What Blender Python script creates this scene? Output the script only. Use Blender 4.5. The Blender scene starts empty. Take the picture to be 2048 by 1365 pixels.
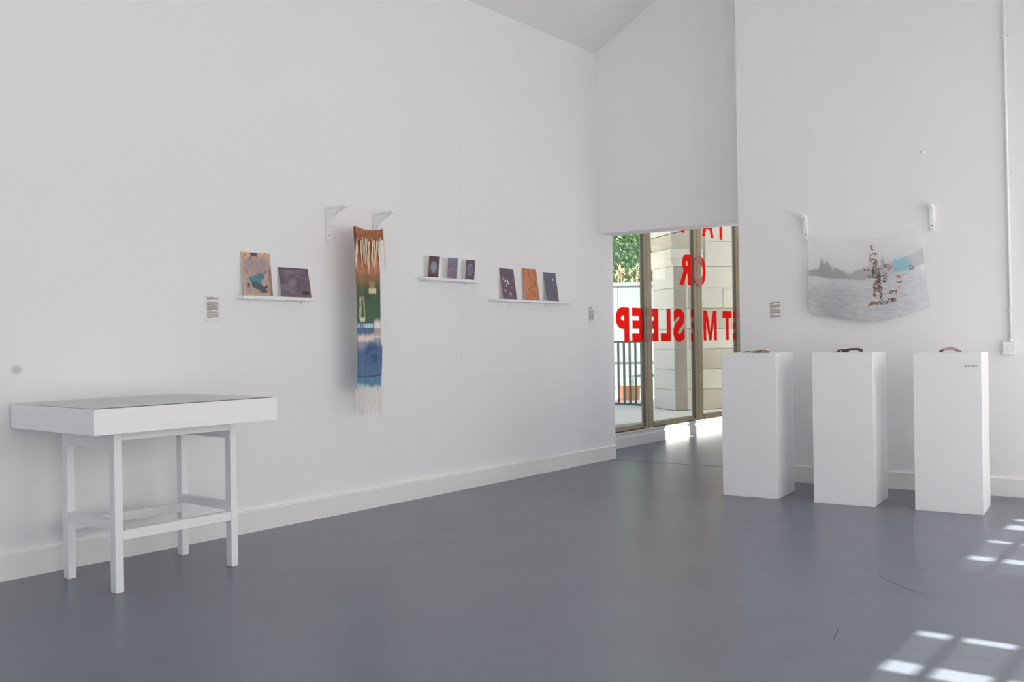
import bpy, bmesh, math, random
import numpy as np
from mathutils import Vector, Matrix

# ------------------------------------------------------------------ camera, sky, sun, exposure
SC = bpy.context.scene
COL = SC.collection
SC.view_settings.view_transform = 'Standard'
SC.view_settings.look = 'None'
SC.view_settings.gamma = 1.0
SC.view_settings.use_curve_mapping = False
SC.view_settings.exposure = -0.34
SC.cycles.max_bounces = 14
SC.cycles.diffuse_bounces = 9
SC.cycles.transparent_max_bounces = 24
SC.cycles.transmission_bounces = 8
SC.cycles.sample_clamp_indirect = 12.0
SC.cycles.use_denoising = True

cam_d = bpy.data.cameras.new('camera')
cam = bpy.data.objects.new('camera', cam_d)
COL.objects.link(cam)
YAW, PITCH, ROLL = 0.6716, 0.0015, -0.0151
fw = Vector((-math.sin(YAW) * math.cos(PITCH), math.cos(YAW) * math.cos(PITCH), math.sin(PITCH)))
rt = fw.cross(Vector((0, 0, 1))).normalized()
up = rt.cross(fw)
r2 = rt * math.cos(ROLL) + up * math.sin(ROLL)
u2 = -rt * math.sin(ROLL) + up * math.cos(ROLL)
cam.matrix_world = Matrix(((r2.x, u2.x, -fw.x, 0), (r2.y, u2.y, -fw.y, 0), (r2.z, u2.z, -fw.z, 1.2), (0, 0, 0, 1)))
cam_d.sensor_width = 36.0
cam_d.lens = 1856.8 / 2048 * 36
cam_d.clip_start = 0.05
cam_d.clip_end = 300
SC.camera = cam

SUN_EL = math.radians(52)
world = bpy.data.worlds.new('sky')
SC.world = world
world.use_nodes = True
wn = world.node_tree.nodes
wl = world.node_tree.links
sky = wn.new('ShaderNodeTexSky')
sky.sky_type = 'NISHITA'
sky.sun_disc = False
sky.sun_elevation = SUN_EL
sky.sun_rotation = math.radians(90)
sky.air_density = 1.0
sky.dust_density = 3.0
sky.ozone_density = 1.0
bg = wn['Background']
wl.new(sky.outputs[0], bg.inputs['Color'])
bg.inputs['Strength'].default_value = 0.42

sun_d = bpy.data.lights.new('sun', 'SUN')
sun_d.energy = 30.0
sun_d.angle = math.radians(0.8)
sun_d.color = (1.0, 0.955, 0.905)
sun = bpy.data.objects.new('sun', sun_d)
COL.objects.link(sun)
SUN_DIR = Vector((-math.cos(SUN_EL), -math.cos(SUN_EL) * 0.076, -math.sin(SUN_EL))).normalized()
sun.rotation_euler = SUN_DIR.to_track_quat('-Z', 'Y').to_euler()
sun.location = (20, 5, 25)

# ------------------------------------------------------------------ measures
D = 5.085            # left wall plane x = -D
DW = 5.538           # corridor window plane x = -DW
TH = 0.10116         # the end wall is turned by this angle
BP = 7.79            # distance of the end wall (wall behind the plinths)
BH = 8.274           # header wall front
BHB = 8.547          # header wall back
W = 0.75             # right wall plane
SLOPE = 0.61
ZEAVE = 4.07
EX = Vector((math.cos(TH), math.sin(TH), 0))
EY = Vector((-math.sin(TH), math.cos(TH), 0))


def E(a, b, z=0.0):
    return EX * a + EY * b + Vector((0, 0, z))


# ------------------------------------------------------------------ materials
def srgb(r, g, b):
    out = []
    for c in (r, g, b):
        c = c / 255.0
        out.append(c / 12.92 if c <= 0.04045 else ((c + 0.055) / 1.055) ** 2.4)
    return tuple(out)


LIT = 0.71


def alb(r, g, b):
    return tuple(min(0.9, c / LIT) for c in srgb(r, g, b))


def new_mat(name):
    m = bpy.data.materials.new(name)
    m.use_nodes = True
    return m, m.node_tree.nodes, m.node_tree.links, m.node_tree.nodes['Principled BSDF']


def mat(name, col, rough=0.6, var=0.04, scale=6.0, bump=0.0, bscale=60.0, metallic=0.0, spec=0.5):
    m, n, l, p = new_mat(name)
    p.inputs['Roughness'].default_value = rough
    p.inputs['Metallic'].default_value = metallic
    p.inputs['Specular IOR Level'].default_value = spec
    tc = n.new('ShaderNodeTexCoord')
    nz = n.new('ShaderNodeTexNoise')
    nz.inputs['Scale'].default_value = scale
    nz.inputs['Detail'].default_value = 5
    l.new(tc.outputs['Object'], nz.inputs['Vector'])
    mx = n.new('ShaderNodeMix')
    mx.data_type = 'RGBA'
    mx.inputs['A'].default_value = (*[c * (1 - var) for c in col], 1)
    mx.inputs['B'].default_value = (*[min(1, c * (1 + var)) for c in col], 1)
    l.new(nz.outputs['Fac'], mx.inputs['Factor'])
    l.new(mx.outputs['Result'], p.inputs['Base Color'])
    if bump:
        nb = n.new('ShaderNodeTexNoise')
        nb.inputs['Scale'].default_value = bscale
        nb.inputs['Detail'].default_value = 6
        l.new(tc.outputs['Object'], nb.inputs['Vector'])
        bp = n.new('ShaderNodeBump')
        bp.inputs['Strength'].default_value = bump
        bp.inputs['Distance'].default_value = 0.01
        l.new(nb.outputs['Fac'], bp.inputs['Height'])
        l.new(bp.outputs['Normal'], p.inputs['Normal'])
    return m


def mat_attr(name, rough=0.6, grain=0.05, gscale=120.0, stretch=(1, 1, 1), bump=0.0, transl=0.0, transp=0.0):
    m, n, l, p = new_mat(name)
    p.inputs['Roughness'].default_value = rough
    p.inputs['Specular IOR Level'].default_value = 0.3
    at = n.new('ShaderNodeVertexColor')
    at.layer_name = 'Col'
    tc = n.new('ShaderNodeTexCoord')
    mp = n.new('ShaderNodeMapping')
    mp.inputs['Scale'].default_value = stretch
    l.new(tc.outputs['Object'], mp.inputs['Vector'])
    nz = n.new('ShaderNodeTexNoise')
    nz.inputs['Scale'].default_value = gscale
    nz.inputs['Detail'].default_value = 4
    l.new(mp.outputs['Vector'], nz.inputs['Vector'])
    mr = n.new('ShaderNodeMapRange')
    mr.inputs['From Min'].default_value = 0.25
    mr.inputs['From Max'].default_value = 0.75
    mr.inputs['To Min'].default_value = 1 - grain
    mr.inputs['To Max'].default_value = 1 + grain
    l.new(nz.outputs['Fac'], mr.inputs['Value'])
    vm = n.new('ShaderNodeVectorMath')
    vm.operation = 'SCALE'
    l.new(at.outputs['Color'], vm.inputs[0])
    l.new(mr.outputs['Result'], vm.inputs['Scale'])
    l.new(vm.outputs['Vector'], p.inputs['Base Color'])
    out = n['Material Output']
    last = p.outputs['BSDF']
    if transl:
        t = n.new('ShaderNodeBsdfTranslucent')
        l.new(vm.outputs['Vector'], t.inputs['Color'])
        mx = n.new('ShaderNodeMixShader')
        mx.inputs['Fac'].default_value = transl
        l.new(last, mx.inputs[1])
        l.new(t.outputs[0], mx.inputs[2])
        last = mx.outputs[0]
    if transp:
        t = n.new('ShaderNodeBsdfTransparent')
        mx = n.new('ShaderNodeMixShader')
        bw = n.new('ShaderNodeRGBToBW')
        l.new(at.outputs['Color'], bw.inputs[0])
        mt = n.new('ShaderNodeMapRange')   # ink closes the weave, bare cloth is sheer
        mt.inputs['From Min'].default_value = 0.76
        mt.inputs['From Max'].default_value = 0.90
        mt.inputs['To Min'].default_value = 0.0
        mt.inputs['To Max'].default_value = transp
        l.new(bw.outputs[0], mt.inputs['Value'])
        l.new(mt.outputs[0], mx.inputs['Fac'])
        l.new(last, mx.inputs[1])
        l.new(t.outputs[0], mx.inputs[2])
        last = mx.outputs[0]
    l.new(last, out.inputs['Surface'])
    return m


def mat_glass(name, tint=(0.96, 0.98, 0.965), refl=1.0, power=5.0):
    m, n, l, p = new_mat(name)
    n.remove(p)
    t = n.new('ShaderNodeBsdfTransparent')
    t.inputs['Color'].default_value = (*tint, 1)
    g = n.new('ShaderNodeBsdfGlossy')
    g.inputs['Roughness'].default_value = 0.02
    lw = n.new('ShaderNodeLayerWeight')
    pw = n.new('ShaderNodeMath')
    pw.operation = 'POWER'
    pw.inputs[1].default_value = power
    l.new(lw.outputs['Facing'], pw.inputs[0])
    ml = n.new('ShaderNodeMath')
    ml.operation = 'MULTIPLY_ADD'
    ml.inputs[1].default_value = 0.9 * refl
    ml.inputs[2].default_value = 0.03 * refl
    l.new(pw.outputs[0], ml.inputs[0])
    mx = n.new('ShaderNodeMixShader')
    l.new(ml.outputs[0], mx.inputs['Fac'])
    l.new(t.outputs[0], mx.inputs[1])
    l.new(g.outputs[0], mx.inputs[2])
    l.new(mx.outputs[0], n['Material Output'].inputs['Surface'])
    return m


def mat_film(name, col, fac_transp, tint=(1, 1, 1), refl_fac=0.3):
    """frosted film / vinyl: part see-through, part translucent, part diffuse"""
    m, n, l, p = new_mat(name)
    n.remove(p)
    t = n.new('ShaderNodeBsdfTransparent')
    t.inputs['Color'].default_value = (*tint, 1)
    d = n.new('ShaderNodeBsdfDiffuse')
    d.inputs['Color'].default_value = (*col, 1)
    tr = n.new('ShaderNodeBsdfTranslucent')
    tr.inputs['Color'].default_value = (*col, 1)
    m1 = n.new('ShaderNodeMixShader')
    m1.inputs['Fac'].default_value = refl_fac
    l.new(tr.outputs[0], m1.inputs[1])
    l.new(d.outputs[0], m1.inputs[2])
    m2 = n.new('ShaderNodeMixShader')
    m2.inputs['Fac'].default_value = fac_transp
    l.new(m1.outputs[0], m2.inputs[1])
    l.new(t.outputs[0], m2.inputs[2])
    l.new(m2.outputs[0], n['Material Output'].inputs['Surface'])
    return m


M_WALL = mat('wall_paint', (0.86, 0.855, 0.862), 0.75, 0.012, 0.8, 0.10, 9.0, spec=0.25)
M_CEIL = mat('ceiling_paint', (0.80, 0.795, 0.80), 0.8, 0.01, 0.7, 0.05, 6.0, spec=0.2)
M_TRIM = mat('trim_paint', (0.85, 0.835, 0.82), 0.5, 0.03, 3.0, 0.12, 20.0, spec=0.4)
M_WHITE = mat('white_paint', (0.87, 0.87, 0.88), 0.45, 0.015, 4.0, 0.05, 30.0)
M_PLINTH = mat('plinth_paint', (0.88, 0.88, 0.89), 0.34, 0.015, 3.0, 0.05, 25.0)
M_EDGE = mat('raw_edge', alb(165, 135, 110), 0.7, 0.1, 20)
M_DARK = mat('dark_hole', (0.02, 0.02, 0.02), 0.6)
M_PAPER = mat('white_paper', (0.86, 0.855, 0.85), 0.7, 0.01)
M_INK = mat('black_ink', (0.02, 0.02, 0.025), 0.6)
M_STEEL = mat('dull_steel', (0.45, 0.45, 0.45), 0.4, metallic=0.9)
M_PLASTIC = mat('white_plastic', (0.85, 0.85, 0.86), 0.3, 0.005)
M_BRONZE = mat('bronze_frame', alb(158, 145, 120), 0.45, 0.10, 25.0, 0.1, 80.0)
M_GASKET = mat('dark_gasket', alb(92, 86, 72), 0.5, 0.1, 30.0)
M_GLASS = mat_glass('window_glass')
M_TABLEGLASS = mat_glass('table_glass', (0.965, 0.99, 0.975), power=3.0)
M_FILM = mat_film('frosted_film', (0.71, 0.71, 0.72), 0.28)
M_MILK = mat_film('milky_fill_pane', (0.87, 0.865, 0.87), 0.0, refl_fac=0.22)
M_RED = mat_film('red_vinyl', (0.96, 0.10, 0.08), 0.55, (1.0, 0.09, 0.065), 0.3)
M_REDDULL = mat('dull_red_vinyl', alb(178, 112, 98), 0.5, 0.08, 30.0)
M_GROUND = mat('pavement', (0.88, 0.82, 0.70), 0.85, 0.08, 1.2, 0.2, 30.0, spec=0.2)
M_TARMAC = mat('worn_tarmac', (0.36, 0.355, 0.35), 0.9, 0.15, 3.0, 0.3, 60.0, spec=0.2)
M_STONE = mat('pale_limestone', (0.78, 0.74, 0.63), 0.85, 0.10, 2.2, 0.35, 18.0, spec=0.2)
M_STONE2 = mat('stained_limestone', (0.62, 0.57, 0.45), 0.85, 0.22, 2.6, 0.35, 18.0, spec=0.2)
M_STONE3 = mat('dark_stained_limestone', (0.44, 0.40, 0.31), 0.85, 0.3, 1.6, 0.35, 18.0, spec=0.2)
M_MORTAR = mat('mortar', (0.42, 0.41, 0.36), 0.9, 0.1, 9.0)
M_RAIL = mat('green_railing_paint', (0.055, 0.10, 0.095), 0.45, 0.1, 20)
M_RAIL2 = mat('pale_railing_paint', (0.30, 0.36, 0.36), 0.5, 0.1, 20)
M_HOARD = mat('pale_blue_panel', (0.235, 0.27, 0.285), 0.5, 0.02, 1.0)
M_STRAW = mat('dry_straw', (0.42, 0.33, 0.19), 0.8, 0.2, 15)
M_BARK = mat('bark', (0.10, 0.075, 0.05), 0.9, 0.3, 15, 0.5)
M_ORANGE = mat('orange_plastic', (0.85, 0.36, 0.10), 0.5, 0.1, 8)
M_REDP = mat('red_plastic', (0.65, 0.05, 0.04), 0.45)
M_SAND = mat('warm_gravel', (0.45, 0.36, 0.26), 0.9, 0.25, 14, 0.4)


def floor_mat():
    m, n, l, p = new_mat('painted_floor')
    tc = n.new('ShaderNodeTexCoord')
    n1 = n.new('ShaderNodeTexNoise')
    n1.inputs['Scale'].default_value = 0.9
    n1.inputs['Detail'].default_value = 6
    n1.inputs['Roughness'].default_value = 0.6
    l.new(tc.outputs['Object'], n1.inputs['Vector'])
    r = n.new('ShaderNodeValToRGB')
    r.color_ramp.elements[0].position = 0.3
    r.color_ramp.elements[0].color = (0.130, 0.149, 0.178, 1)
    r.color_ramp.elements[1].position = 0.7
    r.color_ramp.elements[1].color = (0.158, 0.180, 0.210, 1)
    l.new(n1.outputs['Fac'], r.inputs['Fac'])
    # small pale chips in the paint
    v = n.new('ShaderNodeTexVoronoi')
    v.inputs['Scale'].default_value = 2.3
    v.inputs['Randomness'].default_value = 1.0
    l.new(tc.outputs['Object'], v.inputs['Vector'])
    ms = n.new('ShaderNodeMapRange')
    ms.inputs['From Min'].default_value = 0.016
    ms.inputs['From Max'].default_value = 0.012
    l.new(v.outputs['Distance'], ms.inputs['Value'])
    mx = n.new('ShaderNodeMix')
    mx.data_type = 'RGBA'
    mx.inputs['B'].default_value = (0.36, 0.37, 0.37, 1)
    l.new(r.outputs['Color'], mx.inputs['A'])
    l.new(ms.outputs['Result'], mx.inputs['Factor'])
    l.new(mx.outputs['Result'], p.inputs['Base Color'])
    n2 = n.new('ShaderNodeTexNoise')
    n2.inputs['Scale'].default_value = 2.5
    n2.inputs['Detail'].default_value = 8
    l.new(tc.outputs['Object'], n2.inputs['Vector'])
    mr = n.new('ShaderNodeMapRange')
    mr.inputs['To Min'].default_value = 0.28
    mr.inputs['To Max'].default_value = 0.34
    l.new(n2.outputs['Fac'], mr.inputs['Value'])
    l.new(mr.outputs['Result'], p.inputs['Roughness'])
    p.inputs['Specular IOR Level'].default_value = 0.5
    n3 = n.new('ShaderNodeTexNoise')
    n3.inputs['Scale'].default_value = 7
    n3.inputs['Detail'].default_value = 5
    l.new(tc.outputs['Object'], n3.inputs['Vector'])
    b = n.new('ShaderNodeBump')
    b.inputs['Strength'].default_value = 0.12
    b.inputs['Distance'].default_value = 0.01
    l.new(n3.outputs['Fac'], b.inputs['Height'])
    l.new(b.outputs['Normal'], p.inputs['Normal'])
    return m


M_FLOOR = floor_mat()


def leaf_mat():
    m, n, l, p = new_mat('tree_leaf')
    at = n.new('ShaderNodeVertexColor')
    at.layer_name = 'Col'
    l.new(at.outputs['Color'], p.inputs['Base Color'])
    p.inputs['Roughness'].default_value = 0.55
    t = n.new('ShaderNodeBsdfTranslucent')
    l.new(at.outputs['Color'], t.inputs['Color'])
    mx = n.new('ShaderNodeMixShader')
    mx.inputs['Fac'].default_value = 0.35
    l.new(p.outputs[0], mx.inputs[1])
    l.new(t.outputs[0], mx.inputs[2])
    l.new(mx.outputs[0], n['Material Output'].inputs['Surface'])
    return m


# ------------------------------------------------------------------ mesh helpers
class MB:
    def __init__(self):
        self.bm = bmesh.new()

    def box(self, x0, x1, y0, y1, z0, z1, bev=0.0, seg=1):
        ge = bmesh.ops.create_cube(self.bm, size=1.0)
        vs = ge['verts']
        for v in vs:
            v.co = Vector((x0 + (v.co.x + .5) * (x1 - x0), y0 + (v.co.y + .5) * (y1 - y0), z0 + (v.co.z + .5) * (z1 - z0)))
        if bev > 0:
            es = list({e for v in vs for e in v.link_edges})
            bmesh.ops.bevel(self.bm, geom=es, offset=bev, segments=seg, affect='EDGES', profile=0.6)
        return self

    def tube(self, pts, r, seg=10, cap=True):
        pts = [Vector(p) for p in pts]
        rings = []
        for i, p in enumerate(pts):
            if i == 0:
                t = pts[1] - pts[0]
            elif i == len(pts) - 1:
                t = pts[-1] - pts[-2]
            else:
                t = pts[i + 1] - pts[i - 1]
            t.normalize()
            a = Vector((0, 0, 1)) if abs(t.z) < .9 else Vector((1, 0, 0))
            u = t.cross(a).normalized()
            w = t.cross(u)
            rr = r[i] if isinstance(r, (list, tuple)) else r
            rings.append([self.bm.verts.new(p + (u * math.cos(2 * math.pi * k / seg) + w * math.sin(2 * math.pi * k / seg)) * rr) for k in range(seg)])
        for A, B in zip(rings, rings[1:]):
            for k in range(seg):
                f = self.bm.faces.new((A[k], A[(k + 1) % seg], B[(k + 1) % seg], B[k]))
                f.smooth = True
        if cap:
            self.bm.faces.new(rings[0][::-1])
            self.bm.faces.new(rings[-1])
        return self

    def prism(self, prof, y0, y1, axis='y'):
        """profile in (x,z), extruded along y"""
        A = [self.bm.verts.new((x, y0, z)) for x, z in prof]
        B = [self.bm.verts.new((x, y1, z)) for x, z in prof]
        n = len(prof)
        self.bm.faces.new(A)
        self.bm.faces.new(B[::-1])
        for i in range(n):
            self.bm.faces.new((A[i], B[i], B[(i + 1) % n], A[(i + 1) % n]))
        return self

    def poly(self, pts3d):
        self.bm.faces.new([self.bm.verts.new(p) for p in pts3d])
        return self

    def hexa(self, p):
        """8 points: bottom 4 (ccw), top 4"""
        v = [self.bm.verts.new(q) for q in p]
        for f in ((3, 2, 1, 0), (4, 5, 6, 7), (0, 1, 5, 4), (1, 2, 6, 5), (2, 3, 7, 6), (3, 0, 4, 7)):
            self.bm.faces.new([v[i] for i in f])
        return self

    def mesh(self, name):
        me = bpy.data.meshes.new(name)
        bmesh.ops.recalc_face_normals(self.bm, faces=self.bm.faces)
        self.bm.to_mesh(me)
        self.bm.free()
        return me

    def obj(self, name, m, parent=None, **k):
        return mk(name, self.mesh(name), m, parent, **k)


def mk(name, me, m, parent=None, loc=None, rotz=None, **props):
    if m is not None and not me.materials:
        me.materials.append(m)
    o = bpy.data.objects.new(name, me)
    COL.objects.link(o)
    if parent is not None:
        o.parent = parent
    if loc is not None:
        o.location = loc
    if rotz is not None:
        o.rotation_euler = (0, 0, rotz)
    for k, v in props.items():
        o[k] = v
    return o


def empty(name, loc, rotz=0.0, label=None, category=None, group=None, kind=None):
    o = bpy.data.objects.new(name, None)
    o.empty_display_size = 0.1
    COL.objects.link(o)
    o.location = loc
    o.rotation_euler = (0, 0, rotz)
    for k, v in (('label', label), ('category', category), ('group', group), ('kind', kind)):
        if v:
            o[k] = v
    return o


def copy_tree(o, parent=None):
    c = o.copy()
    COL.objects.link(c)
    if parent is not None:
        c.parent = parent
    for ch in list(o.children):
        copy_tree(ch, c)
    return c


# numpy noise ------------------------------------------------------------
def vnoise(x, y, seed=0):
    rs = np.random.RandomState(seed)
    T = rs.rand(64, 64)
    xi = np.floor(x).astype(int)
    yi = np.floor(y).astype(int)
    fx = x - xi
    fy = y - yi
    fx = fx * fx * (3 - 2 * fx)
    fy = fy * fy * (3 - 2 * fy)
    g = lambda i, j: T[i % 64, j % 64]
    return (g(xi, yi) * (1 - fx) + g(xi + 1, yi) * fx) * (1 - fy) + (g(xi, yi + 1) * (1 - fx) + g(xi + 1, yi + 1) * fx) * fy


def fbm(x, y, seed=0, o=4):
    s = 0
    a = 0.5
    for k in range(o):
        s = s + a * vnoise(x * 2 ** k, y * 2 ** k, seed + k)
        a *= .5
    return s / (1 - .5 ** o)


def sst(a, b, x):
    t = np.clip((x - a) / (b - a), 0, 1)
    return t * t * (3 - 2 * t)


class Paint:
    """a colour field over u (right) and v (down), sRGB 0..255"""

    def __init__(self, u, v, base):
        self.u, self.v = u, v
        self.c = np.zeros(u.shape + (3,)) + np.array(base, float)

    def mix(self, mask, col):
        m = np.clip(mask, 0, 1)[..., None]
        self.c = self.c * (1 - m) + np.array(col, float) * m

    def blob(self, cu, cv, ru, rv, col, soft=0.25, rough=0.35, freq=6, seed=0, k=1.0, rot=0.0):
        du, dv = self.u - cu, self.v - cv
        c, s = math.cos(rot), math.sin(rot)
        d = np.sqrt(((du * c + dv * s) / ru) ** 2 + ((-du * s + dv * c) / rv) ** 2)
        d = d + (fbm(self.u * freq + seed * 3.1, self.v * freq, seed) - .5) * 2 * rough
        self.mix(k * (1 - sst(1 - soft, 1 + soft, d)), col)

    def mottle(self, freq, col, lo, hi, seed, k=1.0, fy=None):
        n = fbm(self.u * freq, self.v * (fy or freq), seed)
        self.mix(k * sst(lo, hi, n), col)

    def lin(self):
        c = np.clip(self.c / 255.0, 0, 1)
        c = c.mean(-1, keepdims=True) * .14 + c * .86
        c = np.where(c <= 0.04045, c / 12.92, ((c + 0.055) / 1.055) ** 2.4) / LIT
        return np.clip(c, 0, 0.92)


def grid_mesh(name, P, colors, back=None):
    """P: (nv, nu, 3) points, colors (nv, nu, 3) linear; back = offset vector for a solid sheet"""
    nv, nu = P.shape[:2]
    verts = P.reshape(-1, 3)
    idx = np.arange(nv * nu).reshape(nv, nu)
    q = np.stack([idx[:-1, :-1], idx[1:, :-1], idx[1:, 1:], idx[:-1, 1:]], -1).reshape(-1, 4)
    faces = q.tolist()
    cols = colors.reshape(-1, 3)
    if back is not None:
        n = nv * nu
        verts = np.vstack([verts, verts + np.array(back)])
        cols = np.vstack([cols, cols])
        faces += [[a + n for a in f[::-1]] for f in faces]
        ring = list(idx[0, :]) + list(idx[1:, -1]) + list(idx[-1, -2::-1]) + list(idx[-2:0:-1, 0])
        for a, b in zip(ring, ring[1:] + ring[:1]):
            faces.append([int(a), int(b), int(b) + n, int(a) + n])
    me = bpy.data.meshes.new(name)
    me.from_pydata(verts.tolist(), [], faces)
    ca = me.color_attributes.new('Col', 'FLOAT_COLOR', 'POINT')
    buf = np.ones((len(verts), 4), np.float32)
    buf[:, :3] = cols
    ca.data.foreach_set('color', buf.ravel())
    me.update()
    return me


# ------------------------------------------------------------------ the room shell
FZ = 0.0
# floor of the room and of the corridor, a fine joint between them
b_ = MB()
J = 8.415
b_.hexa([(-6.2, -4.2, -.12), (0.95, -4.2, -.12), E(1.6, J - .007, -.12), E(-7.0, J - .007, -.12),
         (-6.2, -4.2, FZ), (0.95, -4.2, FZ), E(1.6, J - .007, FZ), E(-7.0, J - .007, FZ)])
floor = b_.obj('floor', M_FLOOR, kind='structure', label='glossy blue-grey painted concrete floor')
b_ = MB()
b_.hexa([E(-7.0, J + .007, -.12), E(-2.3, J + .007, -.12), (-3.2, 16.2, -.12), (-6.2, 16.2, -.12),
         E(-7.0, J + .007, FZ - .002), E(-2.3, J + .007, FZ - .002), (-3.2, 16.2, FZ - .002), (-6.2, 16.2, FZ - .002)])
b_.obj('floor', M_FLOOR, kind='structure', label='painted floor of the corridor beyond the doorway')

b_ = MB()
for k in range(20):
    a0, a1 = -5.0 + k * .13, -5.0 + (k + 1) * .13
    w0, w1_ = .006 + .002 * math.sin(k * 1.9), .006 + .002 * math.sin((k + 1) * 1.9)
    b_.hexa([E(a0, J - w0, -.02), E(a1, J - w1_, -.02), E(a1, J + w1_, -.02), E(a0, J + w0, -.02), E(a0, J - w0, .0006), E(a1, J - w1_, .0006), E(a1, J + w1_, .0006), E(a0, J + w0, .0006)])
b_.obj('trim_1', mat('dark_joint', (0.045, 0.048, 0.052), 0.7, 0.2, 12), kind='structure', label='dark joint line across the corridor threshold')

# left wall: a thick slab with a slightly proud patched panel
b_ = MB()
b_.box(-5.75, -D, -4.2, 8.072, -0.1, 4.3)
wl_o = b_.obj('wall_left', M_WALL, kind='structure', label='tall white painted wall on the left')
b_ = MB()
b_.box(-D - .01, -D + .0018, 5.72, 7.72, 0.92, 3.21, 0.002)
b_.obj('wall_patch', M_WALL, wl_o)
b_ = MB()
prof_y = [(-4.2, .020), (1.0, .020), (2.4, .018), (3.2, .027), (4.1, .036), (5.0, .035), (5.9, .029), (7.0, .016), (8.06, .012)]
for (ya, oa), (yb, ob) in zip(prof_y, prof_y[1:]):
    n = 6
    for i in range(n):
        t0, t1 = i / n, (i + 1) / n
        y0, y1 = ya + (yb - ya) * t0, ya + (yb - ya) * t1
        o0, o1 = oa + (ob - oa) * t0, oa + (ob - oa) * t1
        o0 += .002 * math.sin(y0 * 7.3)
        o1 += .002 * math.sin(y1 * 7.3)
        c0, c1 = .006, .006
        b_.hexa([(-D - .02, y0, -.02), (-D + o0, y0, -.02), (-D + o1, y1, -.02), (-D - .02, y1, -.02),
                 (-D - .02, y0, .132), (-D + o0, y0, .132), (-D + o1, y1, .132), (-D - .02, y1, .132)])
        b_.hexa([(-D - .02, y0, .132), (-D + o0, y0, .132), (-D + o1, y1, .132), (-D - .02, y1, .132),
                 (-D - .02, y0, .139), (-D + o0 - c0, y0, .139), (-D + o1 - c1, y1, .139), (-D - .02, y1, .139)])
bb = b_.obj('baseboard_left', M_TRIM, kind='structure', label='white skirting along the left wall, scuffed')
bm_ = bmesh.new()
bm_.from_mesh(bb.data)
bmesh.ops.remove_doubles(bm_, verts=bm_.verts, dist=1e-4)
bm_.to_mesh(bb.data)
bm_.free()

# header wall over the opening, gable-shaped
def roof_z(x):
    return min(ZEAVE + SLOPE * (x + D), ZEAVE + SLOPE * (W - x))


XR = (-D + W) / 2
b_ = MB()
zs = 2.272


def gable(b, b0, b1, a0, a1, z0, over=.25):
    pts_f, pts_b = [], []
    stations = [a0] + [a for a in np.linspace(a0, a1, 9)[1:-1]] + [a1]
    for bb_, L in ((b0, pts_f), (b1, pts_b)):
        for a in stations:
            P = E(a, bb_)
            L.append((E(a, bb_, z0), Vector((P.x, P.y, roof_z(P.x) + over))))
    for i in range(len(stations) - 1):
        b.hexa([pts_f[i][0], pts_f[i + 1][0], pts_b[i + 1][0], pts_b[i][0], pts_f[i][1], pts_f[i + 1][1], pts_b[i + 1][1], pts_b[i][1]])
    return b


def weld(o, d=1e-4):
    t = bmesh.new()
    t.from_mesh(o.data)
    bmesh.ops.remove_doubles(t, verts=t.verts, dist=d)
    # drop the inner walls left between welded blocks
    seen = {}
    for f in t.faces:
        seen.setdefault(tuple(sorted(v.index for v in f.verts)), []).append(f)
    kill = [f for L in seen.values() if len(L) > 1 for f in L]
    bmesh.ops.delete(t, geom=kill, context='FACES')
    bmesh.ops.recalc_face_normals(t, faces=t.faces)
    t.to_mesh(o.data)
    t.free()


gable(b_, BH, BHB, -4.7, -2.5, zs)
hw = b_.obj('wall_header', M_WALL, kind='structure', label='white wall above the opening to the corridor')
weld(hw)
# the strip of header next to the left wall
b_ = MB()
gable(b_, BH, BHB, -5.3, -4.7, zs)
hw2 = b_.obj('wall_header', M_WALL, kind='structure', label='white wall above the opening beside the left wall')
weld(hw2)

b_ = MB()
gable(b_, BP, BHB + .1, -2.664, 1.9, -.1)
ew = b_.obj('wall_end', M_WALL, kind='structure', label='white end wall behind the three plinths')
weld(ew)
b_ = MB()
for a0 in np.arange(-2.664, 1.6, .3):
    a1 = a0 + .3
    o0 = .018 + .0015 * math.sin(a0 * 9)
    o1 = .018 + .0015 * math.sin(a1 * 9)
    b_.hexa([E(a0, BP - o0, -.02), E(a1, BP - o1, -.02), E(a1, BP + .02, -.02), E(a0, BP + .02, -.02),
             E(a0, BP - o0, .131), E(a1, BP - o1, .131), E(a1, BP + .02, .131), E(a0, BP + .02, .131)])
    b_.hexa([E(a0, BP - o0, .131), E(a1, BP - o1, .131), E(a1, BP + .02, .131), E(a0, BP + .02, .131),
             E(a0, BP - o0 + .006, .138), E(a1, BP - o1 + .006, .138), E(a1, BP + .02, .138), E(a0, BP + .02, .138)])
be = b_.obj('baseboard_end', M_TRIM, kind='structure', label='white skirting along the end wall behind the plinths')
weld(be)

# back wall and right wall with three tall steel-barred windows
b_ = MB()
b_.prism([(-5.75, 2.45), (W + .3, 2.45), (W + .3, 4.2), (XR, 6.3), (-5.75, 4.2)], -4.2, -4.0)
b_.box(-5.75, -4.6, -4.2, -4.0, -.1, 2.45)
b_.box(-.6, W + .3, -4.2, -4.0, -.1, 2.45)
b_.obj('wall_back', M_WALL, kind='structure', label='white wall behind the viewer')

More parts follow.
